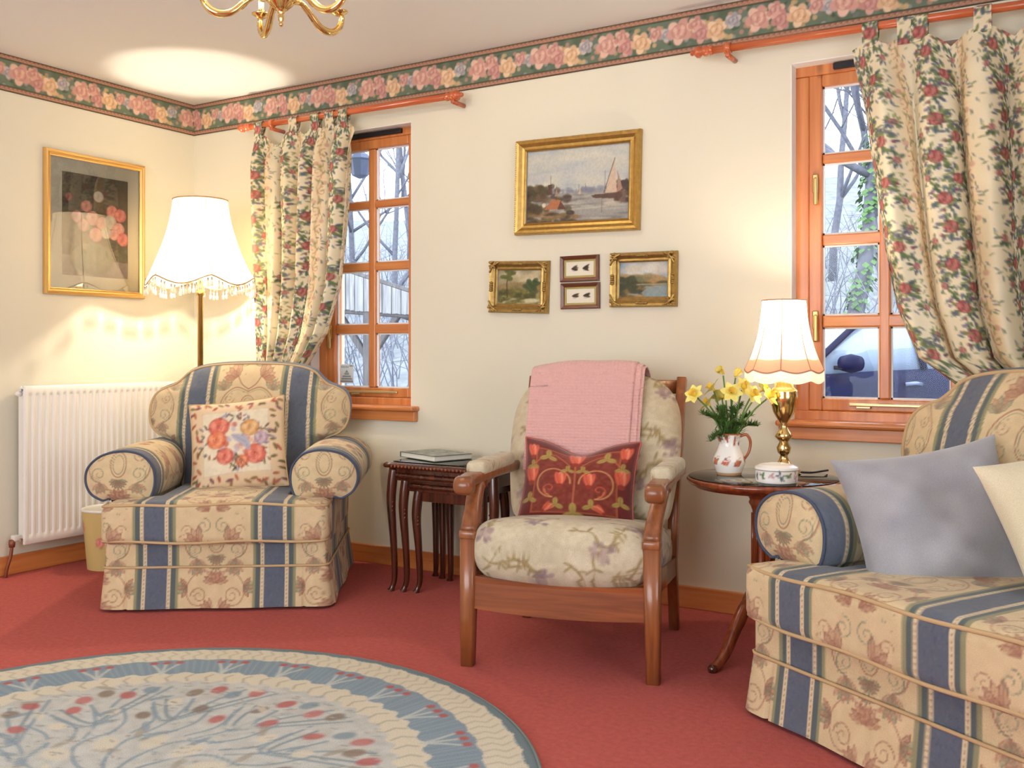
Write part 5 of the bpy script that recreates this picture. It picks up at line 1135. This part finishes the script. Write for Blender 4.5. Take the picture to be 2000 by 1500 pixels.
P2, z2f, _ = pole(2.846, 4.42, 2.105, 2.076, (2.962, 4.36), 'varnished wooden curtain pole over the window behind the sofa', (0, 1))
def curtain(label, zf, tabs, edge_l, edge_r, nf, width, seed, ztop_off=.055, mirror=False):
    """edge_l / edge_r: lists of (z, x) from top to bottom; folds run along the cloth and gather where the edges meet"""
    t = tag(empty('curtain', (tabs[0], yR, 0)), label, 'curtain'); el = np.array(edge_l, float); er = np.array(edge_r, float)
    nv, nu = 480, 250; zt = max(el[0, 0], er[0, 0]); zb = min(el[-1, 0], er[-1, 0]); s = np.linspace(0, 1, nu); rg = np.random.RandomState(seed)
    v = np.linspace(0, 1, nv)[:, None]
    il = lambda e, z: np.interp(-z, -e[:, 0], e[:, 1])
    zc = zt+(zb-zt)*v; xl, xr = il(el, zc), il(er, zc)
    wob = .05*np.sin(s*7+seed)+.03*np.sin(s*17+seed*2); s2 = np.clip(s+wob*s*(1-s), 0, 1)
    X = xl+(xr-xl)*s2[None]
    amp = .037*np.clip((xr-xl)/.6, .55, 1.1)*(.35+.65*np.clip(v/.10, 0, 1)); ph = 2*PI*nf*s[None]+.9*np.sin(3*v+seed)+rg.uniform(0, 6)
    Y = yR-.012+amp*np.sin(ph)+.010*np.sin(ph*2.3+4*v)*np.clip(v*5, 0, 1)
    X = X+.016*np.cos(ph)*np.clip((xr-xl)/.6, .4, 1)*np.clip(v*8, .2, 1)
    xt = X[0]; sag = np.ones(nu)*9
    for a in tabs: sag = np.minimum(sag, np.abs(xt-a))
    sag = np.clip((sag-.03)/.075, 0, 1); Z = zc+0*X-(.055*sag**1.2)[None]*np.clip(1-v/.14, 0, 1)
    ztop = np.array([zf(x) for x in xt])-ztop_off-zt; Z = Z+ztop[None]*np.clip(1-v/.5, 0, 1)
    k = np.clip(1-v/.06, 0, 1); Y = Y*(1-k*.5)+(yR-.0)*k*.5
    UV = np.stack([s[None]*width+0*X, zc+0*X], -1)
    P = np.stack([X-tabs[0], np.minimum(Y, -.012)-yR, Z], -1)
    o = sheet('curtain_cloth', P, UV, T_curtain, M['curtain'], t)
    for i, a in enumerate(tabs):
        w = .052; zr = zf(a); pts = []; jj = int(np.argmin(np.abs(xt-a))); yb = P[0, jj, 1]
        pts = [(yb-.004, zr-ztop_off-.02)]+[(.0175*math.cos(q), zr+.0175*math.sin(q)) for q in np.linspace(PI+.35, -.35, 16)]+[(yb+.008, zr-ztop_off-.02)]
        pts = np.array(pts); dl = np.r_[0, np.cumsum(np.linalg.norm(np.diff(pts, axis=0), axis=1))]; xs_ = np.linspace(-w/2, w/2, 16); q = np.linspace(0, dl[-1], 44)
        yy, zz = np.interp(q, dl, pts[:, 0]), np.interp(q, dl, pts[:, 1]); Xg, Qg = np.meshgrid(xs_, q)
        sheet('hanging_tab', np.stack([Xg+a-tabs[0], yy[:, None]+0*Xg, zz[:, None]+0*Xg], -1), np.stack([Xg+.055+.0*a, Qg+i*.19], -1), T_curtain, M['curtain'], t)
    return t
curtain('floral cotton tab top curtain drawn aside at the corner window', z1f, [.575, .805, .945, 1.035, 1.12],
        [(2.05, .545), (1.46, .560), (.94, .580), (.80, .590), (.62, .60)], [(2.05, 1.195), (1.90, 1.185), (1.60, 1.155), (1.29, 1.115), (1.075, 1.030), (.92, .905), (.80, .78), (.72, .74), (.62, .80)], 6.2, 1.15, 3)
curtain('floral cotton tab top curtain gathered aside behind the sofa', z2f, [3.465, 3.578, 3.622, 3.812, 3.99, 4.15, 4.30],
        [(2.05, 3.402), (1.66, 3.452), (1.345, 3.502), (1.135, 3.545), (.965, 3.615), (.875, 3.735), (.83, 3.86), (.74, 4.02), (.55, 4.05), (.15, 4.03)], [(2.05, 4.36), (1.3, 4.36), (.9, 4.34), (.74, 4.24), (.55, 4.28), (.15, 4.33)], 6.6, 1.45, 5)

# ------------------------------------------------------------------ round rug
RC, RR = (2.20, -2.165), 1.005
rg_ = tag(empty('rug', (*RC, 0), .35), 'round blue and cream floral wool rug on the red carpet', 'rug')
T_rug = make_rug(RR); na = 1100; a = np.linspace(0, 2*PI, na, endpoint=False); rad = np.r_[np.linspace(.02, .45, 44)[:-1], np.linspace(.45, 1, 112)]*RR
X, Y = rad[:, None]*np.cos(a), rad[:, None]*np.sin(a); Zt = .012-.010*np.clip((rad-RR+.012)/.012, 0, 1)**2
sheet('rug_pile', np.stack([X, Y, Zt[:, None]+0*X], -1), np.stack([X+RR, Y+RR], -1), T_rug, M['rug'], rg_, cu=True)
MB().tube([((RR-.002)*math.cos(x), (RR-.002)*math.sin(x), .005) for x in np.linspace(0, 2*PI, 200)], .0055, 6, False).build('bound_edge', plain('rug_edge', (120, 132, 132), 1), rg_)

# ------------------------------------------------------------------ chandelier
cp = atd(549, 52, 3.16); ch = tag(empty('chandelier', (cp[0], cp[1], cp[2])), 'polished brass chandelier with curled arms hanging from the ceiling', 'chandelier')
MB().lathe([(0, 0), (.005, .001), (.007, .008), (.005, .014), (.009, .022), (.010, .034), (.008, .040), (.012, .046), (.013, .052), (.022, .058), (.036, .070), (.046, .082), (.050, .090), (.048, .096), (.030, .102), (.020, .115), (.016, .14), (.024, .16), (.026, .175), (.012, .19), (.008, H-cp[2]-.03), (.05, H-cp[2]-.025), (.055, H-cp[2]-.001), (0, H-cp[2]-.001)], 28).build('body', M['brass'], ch)
b = MB()
for k in range(16): a = k*PI/8; b.tube([(.018*math.cos(a), .018*math.sin(a), .056), (.036*math.cos(a), .036*math.sin(a), .072), (.049*math.cos(a), .049*math.sin(a), .090)], .003, 5)
b.build('fluting', M['brass'], ch)
for k in range(5):
    a = YAW+PI+math.radians(72*k+12); ca, sa = math.cos(a), math.sin(a)
    L = lambda r, z: (r*ca, r*sa, z)
    pts = smoothpath([L(.035, .088), L(.075, .096), L(.115, .070), L(.155, .036), L(.200, .030), L(.235, .055), L(.245, .095), L(.225, .120), L(.205, .110)], 44)
    am = MB().tube(pts, np.linspace(.009, .0125, 22).tolist()+np.linspace(.0125, .006, 22).tolist(), 10).build('arm', M['brass'], ch)
    lf = MB()
    for i in range(4, 40, 2):
        for s in (-1, 1): p0, p1 = pts[i], pts[i+2]; sv = np.array([-sa, ca, 0])*s*.008; lf.tube([p0+sv*.4, (p0+p1)/2+sv, p1+sv*.2+np.array([0, 0, .002])], [.003, .0045, .001], 5)
    for s in (-1, 1): lf.tube(smoothpath([pts[9], pts[9]+np.array([ca*.01, sa*.01, -.02]), pts[9]+np.array([ca*.022, sa*.022, -.034])], 8), np.linspace(.006, .002, 8), 6)
    lf.build('leaf_casting', M['brass'], am)
    MB().lathe([(0, .095), (.012, .096), (.03, .106), (.032, .110), (.010, .112), (.010, .118), (0, .118)], 18, (.232*ca, .232*sa, .0)).build('drip_pan', M['brass'], am)
    MB().lathe([(0, .115), (.010, .115), (.010, .175), (0, .175)], 14, (.232*ca, .232*sa, 0)).build('candle_tube', M['whiteplastic'], am)
    MB().lathe([(0, .175), (.008, .178), (.013, .195), (.011, .212), (.003, .232), (0, .234)], 12, (.232*ca, .232*sa, 0)).build('candle_bulb', M['bulb'], am)
    point('chandelier_light', (.232*ca, .232*sa, .252), 3.0, (1, .86, .68), .014, ch)
